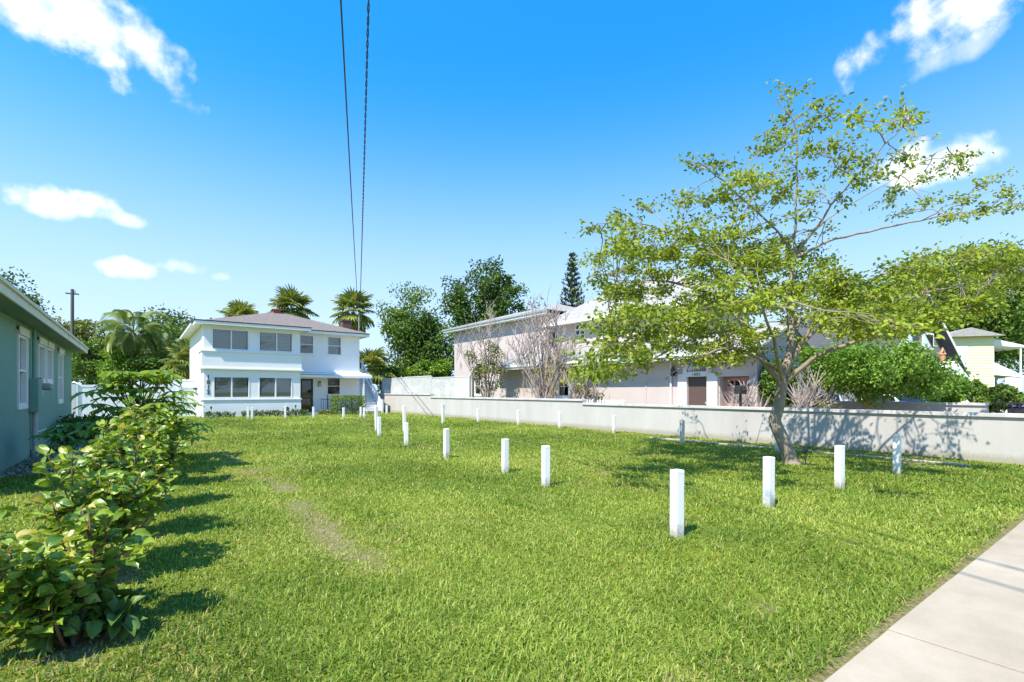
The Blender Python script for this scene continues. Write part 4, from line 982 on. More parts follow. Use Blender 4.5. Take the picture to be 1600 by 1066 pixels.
q = at(1612, 620, 23); car('parked_car', 'white car cut off by the right edge beyond the iron railing', (q.x+1.0, q.y, 0), R(100), 'car_white')
q = at(1287, 620, 26); car('parked_car', 'silver car glimpsed between the leaning tree and the bushy tree', (q.x, q.y, 0), R(20), 'car_silver')
q = at(1392, 620, 27); car('parked_car', 'pale grey car behind the bushy tree, left of the purple bin', (q.x, q.y, 0), R(60), 'car_white')

# ------------------------------------------------------------------ far houses on the right
def gable_house():
    c = at(1462, 600, 31); t = thing('gable_house', 'dark grey house with steep gable and arched white window', 'house', (c.x, c.y, 0))
    # the gable end faces the camera roughly: local axes r (right) and f (away)
    r = Vector((RX, RY, 0)); r = (r*math.cos(.25)+Vector((FX, FY, 0))*math.sin(.25)).normalized(); f = Vector((-r.y, r.x, 0)); o = Vector((c.x, c.y, 0))
    def p(u, v, z): return o+r*u+f*v+Vector((0,0,z))
    half = 2.9; ez = 3.0; rz_ = 7.4; u0 = -1.6
    MB().prism([p(u0-half, 0, -.1), p(u0+half, 0, -.1), p(u0+half, 0, ez), p(u0, 0, rz_-.25), p(u0-half, 0, ez)], f*8).build('wall', 'grey_siding', t)
    for s in (-1, 1):
        a = [p(u0, -.7, rz_), p(u0+s*(half+.45), -.7, ez-.5), p(u0+s*(half+.45), -.7, ez-.62), p(u0, -.7, rz_-.16)]
        MB().prism(a if s < 0 else a[::-1], f*9.2).build('roof', 'shingle_dark', t)
        a = [p(u0, -.74, rz_+.06), p(u0+s*(half+.5), -.74, ez-.46), p(u0+s*(half+.5), -.74, ez-.66), p(u0, -.74, rz_-.2)]
        MB().prism(a if s < 0 else a[::-1], f*.035).build('barge_board', 'white_paint', t)
    def arch(u, z0, w, h, name, mat, o0, o1):
        pts = [p(u-w, o0, z0), p(u+w, o0, z0)]+[p(u+w*math.cos(a), o0, z0+h+w*math.sin(a)) for a in [math.pi*k/10 for k in range(11)]]
        return MB().prism(pts, f*(o1-o0)).build(name, mat, t)
    w = arch(.85, 1.7, .42, .8, 'arched_window', 'white_paint', -.09, -.003)
    pts = [p(.85-.30, -.11, 1.82), p(.85+.30, -.11, 1.82)]+[p(.85+.30*math.cos(a), -.11, 2.5+.30*math.sin(a)) for a in [math.pi*k/10 for k in range(11)]]
    MB().prism(pts, f*.015).build('pane', 'glass_dark', w); MB().prism([p(.82, -.13, 1.82), p(.88, -.13, 1.82), p(.88, -.13, 2.6), p(.82, -.13, 2.6)], f*.015).build('mullion', 'white_paint', w); MB().prism([p(.55, -.134, 2.26), p(1.15, -.134, 2.26), p(1.15, -.134, 2.33), p(.55, -.134, 2.33)], f*.015).build('rail', 'white_paint', w)
    for u in (-2.4, -.7):
        w = MB().prism([p(u-.45, -.08, 4.1), p(u+.45, -.08, 4.1), p(u+.45, -.08, 5.1), p(u-.45, -.08, 5.1)], f*.07).build('window', 'white_paint', t); MB().prism([p(u-.36, -.095, 4.2), p(u+.36, -.095, 4.2), p(u+.36, -.095, 5.0), p(u-.36, -.095, 5.0)], f*.012).build('pane', 'glass_dark', w)
    # small white porch gable and copper vent
    MB().prism([p(-1.6, -1.5, 2.3), p(.55, -1.5, 2.3), p(-.5, -1.5, 3.3)], f*1.45).build('porch_roof', 'white_paint', t)
    for u in (-1.45, .4): MB().tube([p(u, -1.4, -.1), p(u, -1.4, 2.3)], .08, 8).build('porch_post', 'white_paint', t)
    v = p(-.15, -.5, 3.75); MB().tube([v-Vector((0,0,.6)), v, v+Vector((0,0,.01)), v+Vector((0,0,.45))], [.15, .15, .2, .02], 8).build('copper_vent', 'copper', t)
gable_house()
def yellow_house():
    c = at(1528, 600, 40); t = thing('yellow_house', 'pale yellow clapboard house with white porch balcony at the far right', 'house', (c.x, c.y, 0))
    r = Vector((RX, RY, 0)); r = (r*math.cos(-.3)+Vector((FX, FY, 0))*math.sin(-.3)).normalized(); f = Vector((-r.y, r.x, 0)); o = Vector((c.x, c.y, 0))
    def p(u, v, z): return o+r*u+f*v+Vector((0,0,z))
    MB().prism([p(-2.4, 0, -.1), p(1.0, 0, -.1), p(1.0, 0, 5.9), p(-2.4, 0, 5.9)], f*7).build('wall', 'yellow_siding', t)
    mb = MB(); z = .2
    while z < 5.8:
        mb.hexa([p(-2.42, -.05, z), p(1.02, -.05, z), p(1.02, -.003, z), p(-2.42, -.003, z), p(-2.42, -.012, z+.205), p(1.02, -.012, z+.205), p(1.02, -.003, z+.205), p(-2.42, -.003, z+.205)]); z += .21
    mb.build('clapboards', 'yellow_siding', t, kind='stuff')
    for a, b, zz in [((-2.9, -.6), (1.5, -.6), 5.9)]:
        MB().add([p(-2.9, -.6, 5.9), p(1.5, -.6, 5.9), p(1.5, 7.6, 5.9), p(-2.9, 7.6, 5.9), p(-.7, -.6, 6.6), p(-.7, 7.6, 6.6)], [(0, 1, 4), (1, 2, 5, 4), (2, 3, 5), (3, 0, 4, 5), (3, 2, 1, 0)]).build('roof', 'shingle_grey', t)
    MB().prism([p(-1.6, -.07, 4.0), p(-.7, -.07, 4.0), p(-.7, -.07, 5.2), p(-1.6, -.07, 5.2)], f*.05).build('window', 'white_paint', t)
    # two-level porch on the right
    MB().prism([p(1.03, .2, 2.85), p(3.1, .2, 2.6), p(3.1, .2, 2.72), p(1.03, .2, 3.9)], f*4).build('porch_roof', 'white_paint', t)
    MB().prism([p(1.03, .2, 5.2), p(3.4, .2, 4.95), p(3.4, .2, 5.05), p(1.03, .2, 5.75)], f*4).build('porch_roof', 'white_paint', t)
    for u in (1.15, 2.9):
        MB().box(p(u, .3, 0)-Vector((.08, .08, .1)), p(u, .3, 0)+Vector((.08, .08, 2.65))).build('porch_post', 'white_paint', t)
        MB().tube([p(u, .32, 2.8), p(u, .32, 5.05)], .06, 6).build('porch_post', 'white_paint', t)
    MB().prism([p(1.9, .25, -.1), p(2.8, .25, -.1), p(2.8, .25, 2.62), p(1.9, .25, 2.62)], f*.1).build('porch_wall', 'white_paint', t)
    d = MB().prism([p(1.3, .3, 0), p(1.85, .3, 0), p(1.85, .3, 2.1), p(1.3, .3, 2.1)], f*.06).build('door', 'brown_door', t)
yellow_house()

# ------------------------------------------------------------------ poles and overhead wires
def poles():
    p = at(113, 540, 48)
    t = thing('utility_pole', 'dark wooden utility pole behind the green house', 'pole', (p.x, p.y, 0), 'utility poles')
    top = EYE+(HY-452)/F*48
    MB().tube([(p.x, p.y, -.2), (p.x, p.y, top)], [.16, .13], 10).build('pole', 'wood_pole', t); MB().box((p.x-.5, p.y-.05, top-.5), (p.x+.5, p.y+.05, top-.38)).build('cross_arm', 'wood_pole', t)
    MB().tube([(p.x+.2, p.y, top-.35), (p.x+.2, p.y, top-.1)], .04, 6).build('insulator', 'metal_box', t)
    b = Vector((-1.25, -3.3, 0))
    t = thing('utility_pole', 'wooden street pole that the two overhead wires run from', 'pole', b, 'utility poles')
    MB().tube([b-Vector((0,0,.2)), b+Vector((0,0,9.0))], [.17, .13], 10).build('pole', 'wood_pole', t); MB().box(b+Vector((-.9, -.06, 8.46)), b+Vector((.9, .06, 8.575))).build('cross_arm', 'wood_pole', t)
    # wires: straight in plan towards the mast on the white house, with a little sag
    for (x0, x1, rad, end, lab, twist) in [(533.5, 549, .016, Vector((12.85, 36.25, 7.0)), 'thinner left overhead wire running to the white house', 0), (575.5, 561, .020, Vector((12.95, 36.28, 7.1)), 'thicker twisted right overhead wire running to the white house', 1)]:
        v = dirv(x0, 0); zc = 8.0; near = at(x0, 0, (zc-EYE)/v.z); d = near-end; far_t = 0
        st = end+d*(1+(-far_t if False else (end.y+3.3)/(end.y-near.y)-1)); n = 90; pts = []
        st.z = 8.6
        for i in range(n+1):
            k = i/n; q = end.lerp(st, k); q.z += -.8*4*k*(1-k)*.5; pts.append(q)
        # bend the height so that the wire leaves the frame where the photograph shows it
        if not twist: mb = MB().tube(pts, rad, 6)
        else:
            mb = MB()
            for ph in (0, math.pi):
                tp = []; m = 700
                for i in range(m+1):
                    k = i/m; j = min(int(k*n), n-1); q = pts[j].lerp(pts[j+1], k*n-j); a = ph+k*150*math.pi
                    tp.append(q+Vector((math.cos(a), -.3*math.cos(a), math.sin(a)))*.013)
                mb.tube(tp, .011, 5)
        tag(mb.build('overhead_wire', 'black_metal'), lab, 'wire', 'overhead wires')
poles()

# ================================================================== plants
# ---- the leaning tree by the wall
def main_tree():
    base = G(1237, 723); d0 = EYE*F/(723-HY)
    t = thing('shade_tree', 'airy green tree with leaning trunk and wide layered crown beside the long wall', 'tree', (base.x, base.y, 0))
    A = lambda px, py, dz=0: at(px, py, d0+dz)
    limbs = [   # pixel polylines with depth offset, start and end radius
     ([(1237,728,0),(1231,708,0),(1222,685,0),(1214,668,0),(1211,655,0),(1216,638,0),(1220,615,0),(1222,592,0)], .15, .10),
     ([(1222,594,0),(1230,562,.05),(1236,520,.1),(1232,470,.2),(1238,430,.2),(1241,404,.2)], .085, .05),
     ([(1241,406,.2),(1243,330,.0),(1247,240,-.1),(1240,190,-.2),(1214,155,-.2)], .032, .008),
     ([(1241,404,.2),(1275,385,.4),(1320,370,.6),(1400,352,.9),(1480,335,1.1),(1560,330,1.2),(1606,318,1.2)], .038, .008),
     ([(1240,408,.2),(1225,375,.1),(1170,320,-.4),(1120,275,-.7),(1090,255,-.9)], .03, .007),
     ([(1242,402,.2),(1300,320,-.5),(1370,240,-1.2),(1420,190,-1.6)], .03, .007),
     ([(1243,400,.2),(1290,345,1.0),(1380,290,1.8),(1480,230,2.4)], .026, .006),
     ([(1222,600,0),(1192,562,-.2),(1162,522,-.5),(1120,500,-.9),(1060,497,-1.4),(1000,520,-1.8),(945,552,-2.1)], .075, .010),
     ([(1184,552,-.2),(1142,480,.4),(1100,455,.8),(1040,440,1.3),(980,440,1.8),(925,432,2.2)], .055, .009),
     ([(1232,470,.2),(1180,440,.0),(1120,400,-.3),(1060,370,-.5),(1000,350,-.8),(935,350,-1)], .036, .007),
     ([(1155,512,-.5),(1080,530,.2),(1020,560,.8),(960,592,1.1)], .036, .008),
     ([(1223,596,0),(1250,540,.3),(1300,500,.8),(1370,480,1.3),(1440,460,1.8),(1520,440,2.2),(1606,420,2.6)], .065, .010),
     ([(1225,600,0),(1270,560,-.4),(1320,540,-.9),(1380,515,-1.4),(1440,505,-1.8),(1505,488,-2.2)], .06, .010),
     ([(1248,545,.3),(1290,482,-.1),(1340,450,-.4),(1400,420,-.6),(1480,402,-.8),(1570,400,-.9)], .045, .008),
     ([(1222,596,0),(1208,530,-1.0),(1190,480,-2.0),(1175,450,-2.8)], .045, .010),
     ([(1228,580,0),(1245,520,1.1),(1255,470,2.2),(1262,440,3.0)], .045, .010),
     ([(1210,575,-.1),(1150,545,-1.0),(1090,560,-1.8),(1040,590,-2.4)], .036, .008),
     ([(1200,565,0),(1165,505,1.2),(1120,480,2.2),(1060,470,3.0)], .036, .008)]
    nodes = []; mb = MB()
    for k, (pl, ra, rb) in enumerate(limbs):
        pts = [A(*q) for q in pl]; fine = []
        for i in range(len(pts)-1):
            p0 = pts[max(i-1, 0)]; p1 = pts[i]; p2 = pts[i+1]; p3 = pts[min(i+2, len(pts)-1)]
            for s in range(4):
                u = s/4; fine.append(.5*((2*p1)+(p2-p0)*u+(2*p0-5*p1+4*p2-p3)*u*u+(3*p1-p0-3*p2+p3)*u**3))
        fine.append(pts[-1]); n = len(fine)
        if k: fine = [fine[0]]+[q+Vector((random.gauss(0, .012), random.gauss(0, .012), random.gauss(0, .012))) for q in fine[1:]]
        rad = [ra+(rb-ra)*(i/(n-1))**.8 for i in range(n)]
        if k == 0:
            rad[0] *= 1.55; rad[1] *= 1.25; fine[0].z = -.1
        if k == 0:
            MB().tube(fine, rad, 14).build('trunk', 'bark_pale', t, smooth=True)
            for j in (9, 13, 16):   # old pruning scars
                q = fine[j]; MB().tube([q, q+Vector((-RX*.12, -RY*.12, .02))], [rad[j]*.55, rad[j]*.38], 9).build('branch_scar', 'bark_pale', t, smooth=True)
        else:
            mb.tube(fine, rad, 8, caps=False); nodes += [(q, i/(n-1), k) for i, q in enumerate(fine) if i > n*.12]
    # foliage pads read off the photograph (crop pixels, scale 1.72 from 900,120)
    raw = [(540,60),(575,90),(620,85),(655,105),(600,130),(570,150),(535,140),(500,190),(545,200),(700,190),(670,195),(730,180),(765,120),(740,215),(885,100),(860,140),(900,130),(945,155),(880,200),(1000,215),(1035,240),(960,265),(990,240),
     (1110,285),(1160,330),(1195,350),(1060,330),(1090,350),(930,330),(900,360),(1000,370),(1040,375),(860,330),(830,300),(780,260),(800,225),(720,250),(750,290),(560,230),(620,270),(590,300),(680,300),(640,330),(700,330),(330,230),(375,245),(400,265),(450,265),(480,290),(500,310),(550,330),(520,260),
     (280,320),(225,355),(300,350),(350,335),(150,370),(80,400),(50,395),(110,420),(200,420),(160,440),(270,395),(290,430),(400,320),(420,350),(460,370),(500,400),(380,400),(340,430),(430,440),(470,330),(440,300),(630,380),(660,420),
     (100,470),(50,490),(180,470),(230,490),(260,480),(330,480),(370,500),(120,520),(60,530),(200,540),(160,560),(300,540),(250,560),(380,540),(440,510),(500,500),(560,510),(600,540),(640,550),(470,540),(420,560),
     (100,590),(70,570),(180,600),(140,630),(260,600),(340,590),(300,620),(420,590),(500,590),(460,620),(560,620),(640,610),(600,640),(540,570),(380,620),
     (90,680),(130,670),(160,640),(240,650),(200,680),(330,660),(280,680),(160,710),(100,745),(60,760),(220,735),(190,760),(300,715),(340,745),(380,720),(420,750),(60,800),(100,790),(340,770),(400,690),(460,690),(250,700),(130,730),(440,720),(360,690),(300,655),
     (780,560),(850,540),(820,570),(900,510),(940,490),(960,510),(1020,500),(1060,470),(1100,500),(1160,490),(1200,500),(1130,470),(860,590),(900,560),(940,570),(1000,550),(1050,540),(1080,560),(1150,540),(1195,540),(1120,580),(720,610),(690,590),(780,630),(740,640),(840,625),(880,640),(920,610),(1000,600),(960,640),(1060,600),(700,660),(660,650),(760,690),(820,680),(880,680),(740,670),(800,650),(930,660),(1030,620),(690,540),(640,590),(700,560),(580,580),
     (640,500),(590,470),(530,480),(480,460),(450,480),(400,470),(350,450),(560,440)]
    P = []; ax = []; vals = []
    for (cx, cy) in raw:
        px = 900+cx/1.72; py = 120+cy/1.72; dense = cy > 430
        for rep in range(2 if dense else 1):
            best = None; dz = random.gauss(0, 1.0 if not dense else 1.5)
            # hang the pad at the depth of the nearest limb, spread to either side of it
            pn = min(nodes, key=lambda nd: (nd[0]-A(px, py, (nd[0].x*FX+nd[0].y*FY)-d0)).length)
            dz = (pn[0].x*FX+pn[0].y*FY)-d0+random.gauss(0, .55 if not dense else .9)
            c = A(px+random.gauss(0, 8), py+random.gauss(0, 5), dz)
            nd = min(nodes, key=lambda nd: (nd[0]-c).length)[0]
            # twig from the limb, a few side twigs inside the pad
            bw = wobble(nd, c, 5, .12, .06); L_ = (c-nd).length
            mb.tube(bw, [.015*(1-.7*i/5)*min(1, .5+L_) for i in range(6)], 5, caps=False)
            out_ = (c-nd); out_.z *= .3; out_ = out_.normalized() if out_.length > .01 else Vector((1,0,0))
            rx_ = random.uniform(.26, .42)*(1.0 if dense else .85); lightness = random.uniform(0, .5)
            for s in range(6 if dense else 5):
                e = c+Vector((random.gauss(0, 1), random.gauss(0, 1), random.gauss(.05, .30)))*rx_*.75+out_*.12
                mb.tube(wobble(bw[random.choice([3, 4, 5])], e, 3, .1), [.006, .005, .004, .002], 4, caps=False)
                m = random.randint(21, 29) if dense else random.randint(15, 21)
                st = np.array(e)-np.array(c); along = rng.uniform(.15, 1.15, (m, 1))
                q = np.array(c)+st*along+rng.normal(0, .085, (m, 3))*np.array([1, 1, .6])
                P.append(q); ax.append(np.tile(np.array(e-c)/max((e-c).length, .01), (m, 1))); vals.append(np.clip(lightness+rng.uniform(-.05, .5, m), 0, 1))
    mb.build('branches', 'bark_pale', t, smooth=True, kind='stuff')
    P = np.concatenate(P); ax = np.concatenate(ax); vals = np.concatenate(vals)
    # crown shaped for light: leaves thinned where they would shade wall and mid lawn
    tt = (WX-P[:, 0])/(-sd.x/sd.z); zz = P[:, 2]-tt; yy = P[:, 1]-tt*sd.y/sd.z; gx = P[:, 0]-P[:, 2]*sd.x/sd.z
    thin = np.where((zz > 0) & (zz < 1.05) & (tt > 0), np.where((yy > 4.6) & (yy < 6.6) & (zz < .75), .25, .86), 0)
    thin = np.maximum(thin, np.where((zz <= 0) & (gx < 11.0), .22, 0)); k = rng.uniform(0, 1, len(P)) > thin
    P = P[k]; ax = ax[k]; vals = vals[k]
    foliage('crown', P, .086, .053, 'leaf_tree', t, .55, .15, axis=ax*.8, vals=vals)
main_tree()

# ---- round-leaved shrubs in a row, each leaf an object of its own
def shrub_leaf_mesh(w, l, cup, curl):
    n, m = 4, 5; V = []; Fc = []
    for i in range(m):
        s = i/(m-1); half = w*.5*math.sin(math.pi*min(.97, .10+.86*s))**.7*(1 if i else .25)
        for j in range(n+1):
            u = j/n*2-1; V.append((u*half, s*l, cup*half*(abs(u)**1.6)*1.2-curl*s*s*l+.012*math.sin(5*s+3*u)))
    for i in range(m-1):
        for j in range(n): a = i*(n+1)+j; Fc.append((a, a+1, a+n+2, a+n+1))
    me = MB().add(V, Fc).mesh('leaf'); me.materials.append(M['leaf_shrub']); me.polygons.foreach_set('use_smooth', [True]*len(me.polygons)); return me
LEAVES = [shrub_leaf_mesh(.11, .14, .35, .12), shrub_leaf_mesh(.125, .13, .5, .3), shrub_leaf_mesh(.09, .12, .25, .35), shrub_leaf_mesh(.10, .15, .6, .0)]
leafmat('leaf_shrub_joined', (.085, .175, .022), (.30, .395, .04), .26, .33, gloss=.5, third=(.50, .42, .12))
def round_leaf_shrub(x, y, rad, h, nst, label, sc=1.0, lean=(0, 0), nl=34):
    t = thing('broadleaf_shrub', label, 'shrub', (x, y, 0), 'round-leaved shrubs in a row by the green house')
    st = MB(); tips = []
    for i in range(nst):
        a = 2*math.pi*i/nst+random.uniform(-.4, .4); r_ = rad*random.uniform(.3, 1.0); top = h*random.uniform(.55, 1.0)*(1-.22*(r_/rad)**2)
        e = Vector((x+lean[0]+r_*math.cos(a), y+lean[1]+r_*math.sin(a), top)); b = Vector((x+random.uniform(-.1, .1), y+random.uniform(-.1, .1), -.03))
        mid = b.lerp(e, .5)+Vector((math.cos(a), math.sin(a), 0))*rad*.18-Vector((0, 0, .06))
        pts = [b, b.lerp(mid, .5)+Vector((0, 0, -.02)), mid, mid.lerp(e, .55), e]
        st.tube(pts, [.014, .011, .009, .007, .004], 6)
        tips.append((pts, a))
        for s in range(2):
            e2 = e+Vector((random.uniform(-.2, .2), random.uniform(-.2, .2), random.uniform(-.25, .05))); st.tube([mid.lerp(e, .3), e2], [.006, .003], 5); tips.append(([mid, mid.lerp(e2, .6), e2], a))
    st.build('stem', 'bark_red', t, smooth=True)
    count = 0; more = MB(); mv = []; LV = [([v.co.copy() for v in me.vertices], [tuple(p.vertices) for p in me.polygons]) for me in LEAVES]
    for pts, a in tips:
        for k in range(nl if len(pts) == 5 else nl*2//3):
            f = 1-random.random()**1.3*.8; i = min(int(f*(len(pts)-1)), len(pts)-2); u = f*(len(pts)-1)-i
            p = pts[i].lerp(pts[i+1], u)
            if p.z < .10: continue
            th = random.uniform(0, 2*math.pi); outw = Vector((math.cos(th), math.sin(th), random.uniform(-.25, .75))).normalized()
            nrm = (Vector((random.gauss(-.25, .5), random.gauss(-.3, .5), .9))).normalized()
            s_ = outw.cross(nrm).normalized(); nrm = s_.cross(outw)
            k_ = sc*random.uniform(.6, 1.02)
            mw = Matrix.Translation(p+outw*random.uniform(.01, .06)) @ Matrix((( s_.x, outw.x, nrm.x, 0), (s_.y, outw.y, nrm.y, 0), (s_.z, outw.z, nrm.z, 0), (0, 0, 0, 1))) @ Matrix.Scale(k_, 4)
            j = random.randrange(len(LEAVES)); count += 1
            if count <= 290: link('leaf', LEAVES[j], t, mw)
            else: more.add([mw @ v for v in LV[j][0]], LV[j][1]); mv += [random.random()]*len(LV[j][0])
    if more.v:
        o = more.build('foliage', 'leaf_shrub_joined', t, smooth=True, kind='stuff'); o.data.attributes.new('leaf_value', 'FLOAT', 'POINT').data.foreach_set('value', mv)
    return t
SPEC = [(.44, .80, 12, 'nearest round-leaved shrub, at the bottom left corner', .74), (.40, 1.12, 12, 'second nearest round-leaved shrub of the row', .74), (.40, 1.18, 12, 'third round-leaved shrub from the camera in the row', .76),
        (.42, 1.25, 12, 'fourth round-leaved shrub from the camera in the row', .9), (.50, 1.38, 13, 'farthest round-leaved shrub, just before the tall umbrella plant', .95)]
for (x, y), (rad, h, nst, lab, sc) in zip(SHRUBS, SPEC): round_leaf_shrub(x-.05, y, rad, h, nst, lab, sc, lean=(-.08 if y < 4.5 else 0, 0))

# ---- umbrella plants with whorled drooping leaflets
def umbrella_plant(name, label, x, y, h, spread, nwh, group=None, mat='leaf_umbrella', leaf=.26):
    t = thing(name, label, 'plant', (x, y, 0), group); st = MB(); P = []; A_ = []
    V = []; Fc = []; val = []; o = 0
    for i in range(nwh):
        a = random.uniform(0, 2*math.pi); f = (i+.5)/nwh; z = h*(.30+.70*f)*random.uniform(.88, 1.05); r_ = spread*random.uniform(.25, 1.0)*(1-.45*max(0, f-.5)*2)
        c = Vector((x+r_*math.cos(a), y+r_*math.sin(a), z)); s0 = Vector((x+random.uniform(-.08, .08), y+random.uniform(-.08, .08), max(.1, z-.55*h*random.uniform(.5, 1))))
        st.tube([s0, s0.lerp(c, .6)+Vector((0, 0, .06)), c], [.012, .008, .005], 5)
        m = random.randint(8, 11); v0 = random.uniform(0, .6)
        for k in range(m):
            b = 2*math.pi*k/m+random.uniform(-.2, .2); L_ = leaf*random.uniform(.75, 1.15); w = L_*.30; dx, dy = math.cos(b), math.sin(b); dr = random.uniform(.25, .8)
            pr = [(0, .02, .10), (.25, .06, .75), (.55, .0, 1.0), (.8, -.14*dr*2, .75), (1.0, -.34*dr*1.6, .04)]
            vv = v0+random.uniform(0, .4)
            for s, dz, ww in pr:
                for q in (-1, 0, 1): V.append((c.x+dx*L_*s*.95-dy*w*.5*ww*q, c.y+dy*L_*s*.95+dx*w*.5*ww*q, c.z+L_*dz+(-.035*L_ if q == 0 else .03*L_))); val.append(vv)
            for s in range(4):
                for q in (0, 1): e = o+s*3+q; Fc.append((e, e+1, e+4, e+3))
            o += 15
    for i in range(3): st.tube(wobble((x+random.uniform(-.12, .12), y+random.uniform(-.12, .12), -.05), (x+random.uniform(-.1, .1), y+random.uniform(-.1, .1), h*.85), 5, .06), [.028, .025, .022, .018, .014, .01], 7)
    st.build('stem', 'bark_dark', t, smooth=True)
    np_mesh('foliage', np.array(V), np.array(Fc), len(Fc), mat, t, np.clip(np.array(val), 0, 1), smooth=True, kind='stuff')
umbrella_plant('umbrella_plant', 'tall bright umbrella plant with drooping whorled leaves behind the round-leaved shrubs', -.05, 11.6, 2.0, .95, 74, leaf=.30)
umbrella_plant('umbrella_plant', 'lower shaded umbrella plant close to the green house wall', -1.25, 14.2, .85, .55, 16)
umbrella_plant('umbrella_plant', 'umbrella plant right behind the tallest one, reaching over the lawn', .45, 13.3, 1.5, .9, 36, leaf=.28)
low_shrub('ground_plant', 'dark ground plants by the far corner of the green house', -2.0, -.9, 19.5, 23.5, .7, 1500, .16, 'leaf_dark')
low_shrub('ground_plant', 'tuft of dark strappy leaves under the nearest shrub', -.45, -.05, 3.85, 4.2, .2, 150, .16, 'leaf_dark')

# ---- palms
def fan_frond_mesh(size, n=17, droop=.5):
    V = []; Fc = []; stalk = size*.75; w = .022*size
    V += [(-w, 0, 0), (w, 0, 0), (w*.6, stalk, .12*size), (-w*.6, stalk, .12*size)]; Fc.append((0, 1, 2, 3))
    for k in range(n):
        a = R(-118+236*k/(n-1)); L_ = size*(.95-.28*abs(k/(n-1)-.5)*2); dx, dy = math.sin(a), math.cos(a); b = len(V); ww = size*.06
        cx, cy, cz = 0, stalk, .12*size
        fold = .05*size*(1 if k % 2 else -1)
        V += [(cx, cy, cz), (cx+dx*L_*.5+dy*ww, cy+dy*L_*.5-dx*ww, cz-.06*size+fold*.5), (cx+dx*L_*.5-dy*ww, cy+dy*L_*.5+dx*ww, cz-.06*size-fold*.5), (cx+dx*L_*.85, cy+dy*L_*.85, cz-.22*size*droop*1.6), (cx+dx*L_*.92, cy+dy*L_*.92, cz-.55*size*droop)]
        Fc += [(b, b+1, b+3, b+2), (b+1, b+4, b+3), (b+2, b+3, b+4)]
    return V, Fc
def pinnate_frond_mesh(size, n=44):
    V = []; Fc = []
    def rach(s): return Vector((0, size*(s-.25*s**3), size*(.55*s-.95*s*s*s)))
    for i in range(9):
        p = rach(i/8); w = size*.012*(1-.8*i/8); V += [(-w, p.y, p.z), (w, p.y, p.z)]
        if i: b = len(V)-4; Fc.append((b, b+1, b+3, b+2))
    for i in range(n):
        s = .18+.8*i/n; p = rach(s); L_ = size*.34*math.sin(math.pi*min(1, .25+s*.72))
        for sg in (-1, 1):
            b = len(V); e = p+Vector((sg*L_*.75, L_*.45, -L_*.55)); m = p.lerp(e, .5)+Vector((0, 0, L_*.10)); w = size*.011
            V += [tuple(p), (m.x, m.y+w, m.z), tuple(e), (m.x, m.y-w, m.z)]; Fc.append((b, b+1, b+2, b+3))
    return V, Fc
def palm(name, label, px, py, d, size, n, kind='fan', trunk_r=.17, base_z=-.1, group=None, dry=4, tilt_min=-50):
    c = at(px, py, d); t = thing(name, label, 'palm', (c.x, c.y, 0), group)
    pts = [Vector((c.x+random.uniform(-.1, .1)*(i < 4), c.y, c.z*i/5-.1*(i == 0))) for i in range(6)]
    MB().tube(pts, [trunk_r*1.3]+[trunk_r]*4+[trunk_r*1.15], 10).build('trunk', 'palm_trunk', t, smooth=True)
    gen = fan_frond_mesh if kind == 'fan' else pinnate_frond_mesh
    V, Fc = gen(size); me = MB().add(V, Fc).mesh('frond'); me.materials.append(M['leaf_palm' if kind == 'fan' else 'leaf_feather']); me2 = me.copy(); me2.materials[0] = M['leaf_palm_dry']
    for k in range(n):
        az = k*2.39996+random.uniform(-.2, .2); f = k/n
        el = R(82-(82-tilt_min)*f**.85+random.uniform(-8, 8))
        mw = Matrix.Translation(c) @ Matrix.Rotation(az, 4, 'Z') @ Matrix.Rotation(el-(R(25) if kind != 'fan' else 0), 4, 'X') @ Matrix.Scale(random.uniform(.85, 1.12), 4)
        link('frond', me, t, mw)
    for k in range(dry):
        mw = Matrix.Translation(c-Vector((0, 0, .2))) @ Matrix.Rotation(k*2*math.pi/max(dry, 1)+random.uniform(-.3, .3), 4, 'Z') @ Matrix.Rotation(R(-72), 4, 'X') @ Matrix.Scale(.8, 4)
        link('frond', me2, t, mw)
palm('fan_palm', 'tallest fan palm, behind the middle of the white house roof', 456, 484, 52, 1.55, 40, dry=2, group='palms behind the white house')
palm('fan_palm', 'fan palm behind the left part of the white house roof', 376, 501, 48, 1.4, 34, dry=2, group='palms behind the white house')
palm('fan_palm', 'fan palm behind the brown chimney at the right end of the roof', 552, 488, 46, 1.45, 32, dry=4, group='palms behind the white house', tilt_min=-65)
palm('fan_palm', 'low fan palm right of the outside staircase, behind the lattice', 578, 578, 46, 1.5, 26, dry=0, group='palms behind the white house', tilt_min=-35)
palm('fan_palm', 'small fan palm at the left corner of the white house, above the fence', 296, 566, 40, 1.4, 24, dry=2, group='palms behind the white house')
palm('feather_palm', 'feathery palm with arching fronds between green and white houses', 208, 520, 42, 3.3, 24, 'pin', .16, dry=0, tilt_min=-30)
palm('feather_palm', 'second feathery palm, lower, right of the tall feathery one', 262, 548, 46, 3.0, 20, 'pin', .14, dry=0, tilt_min=-30)

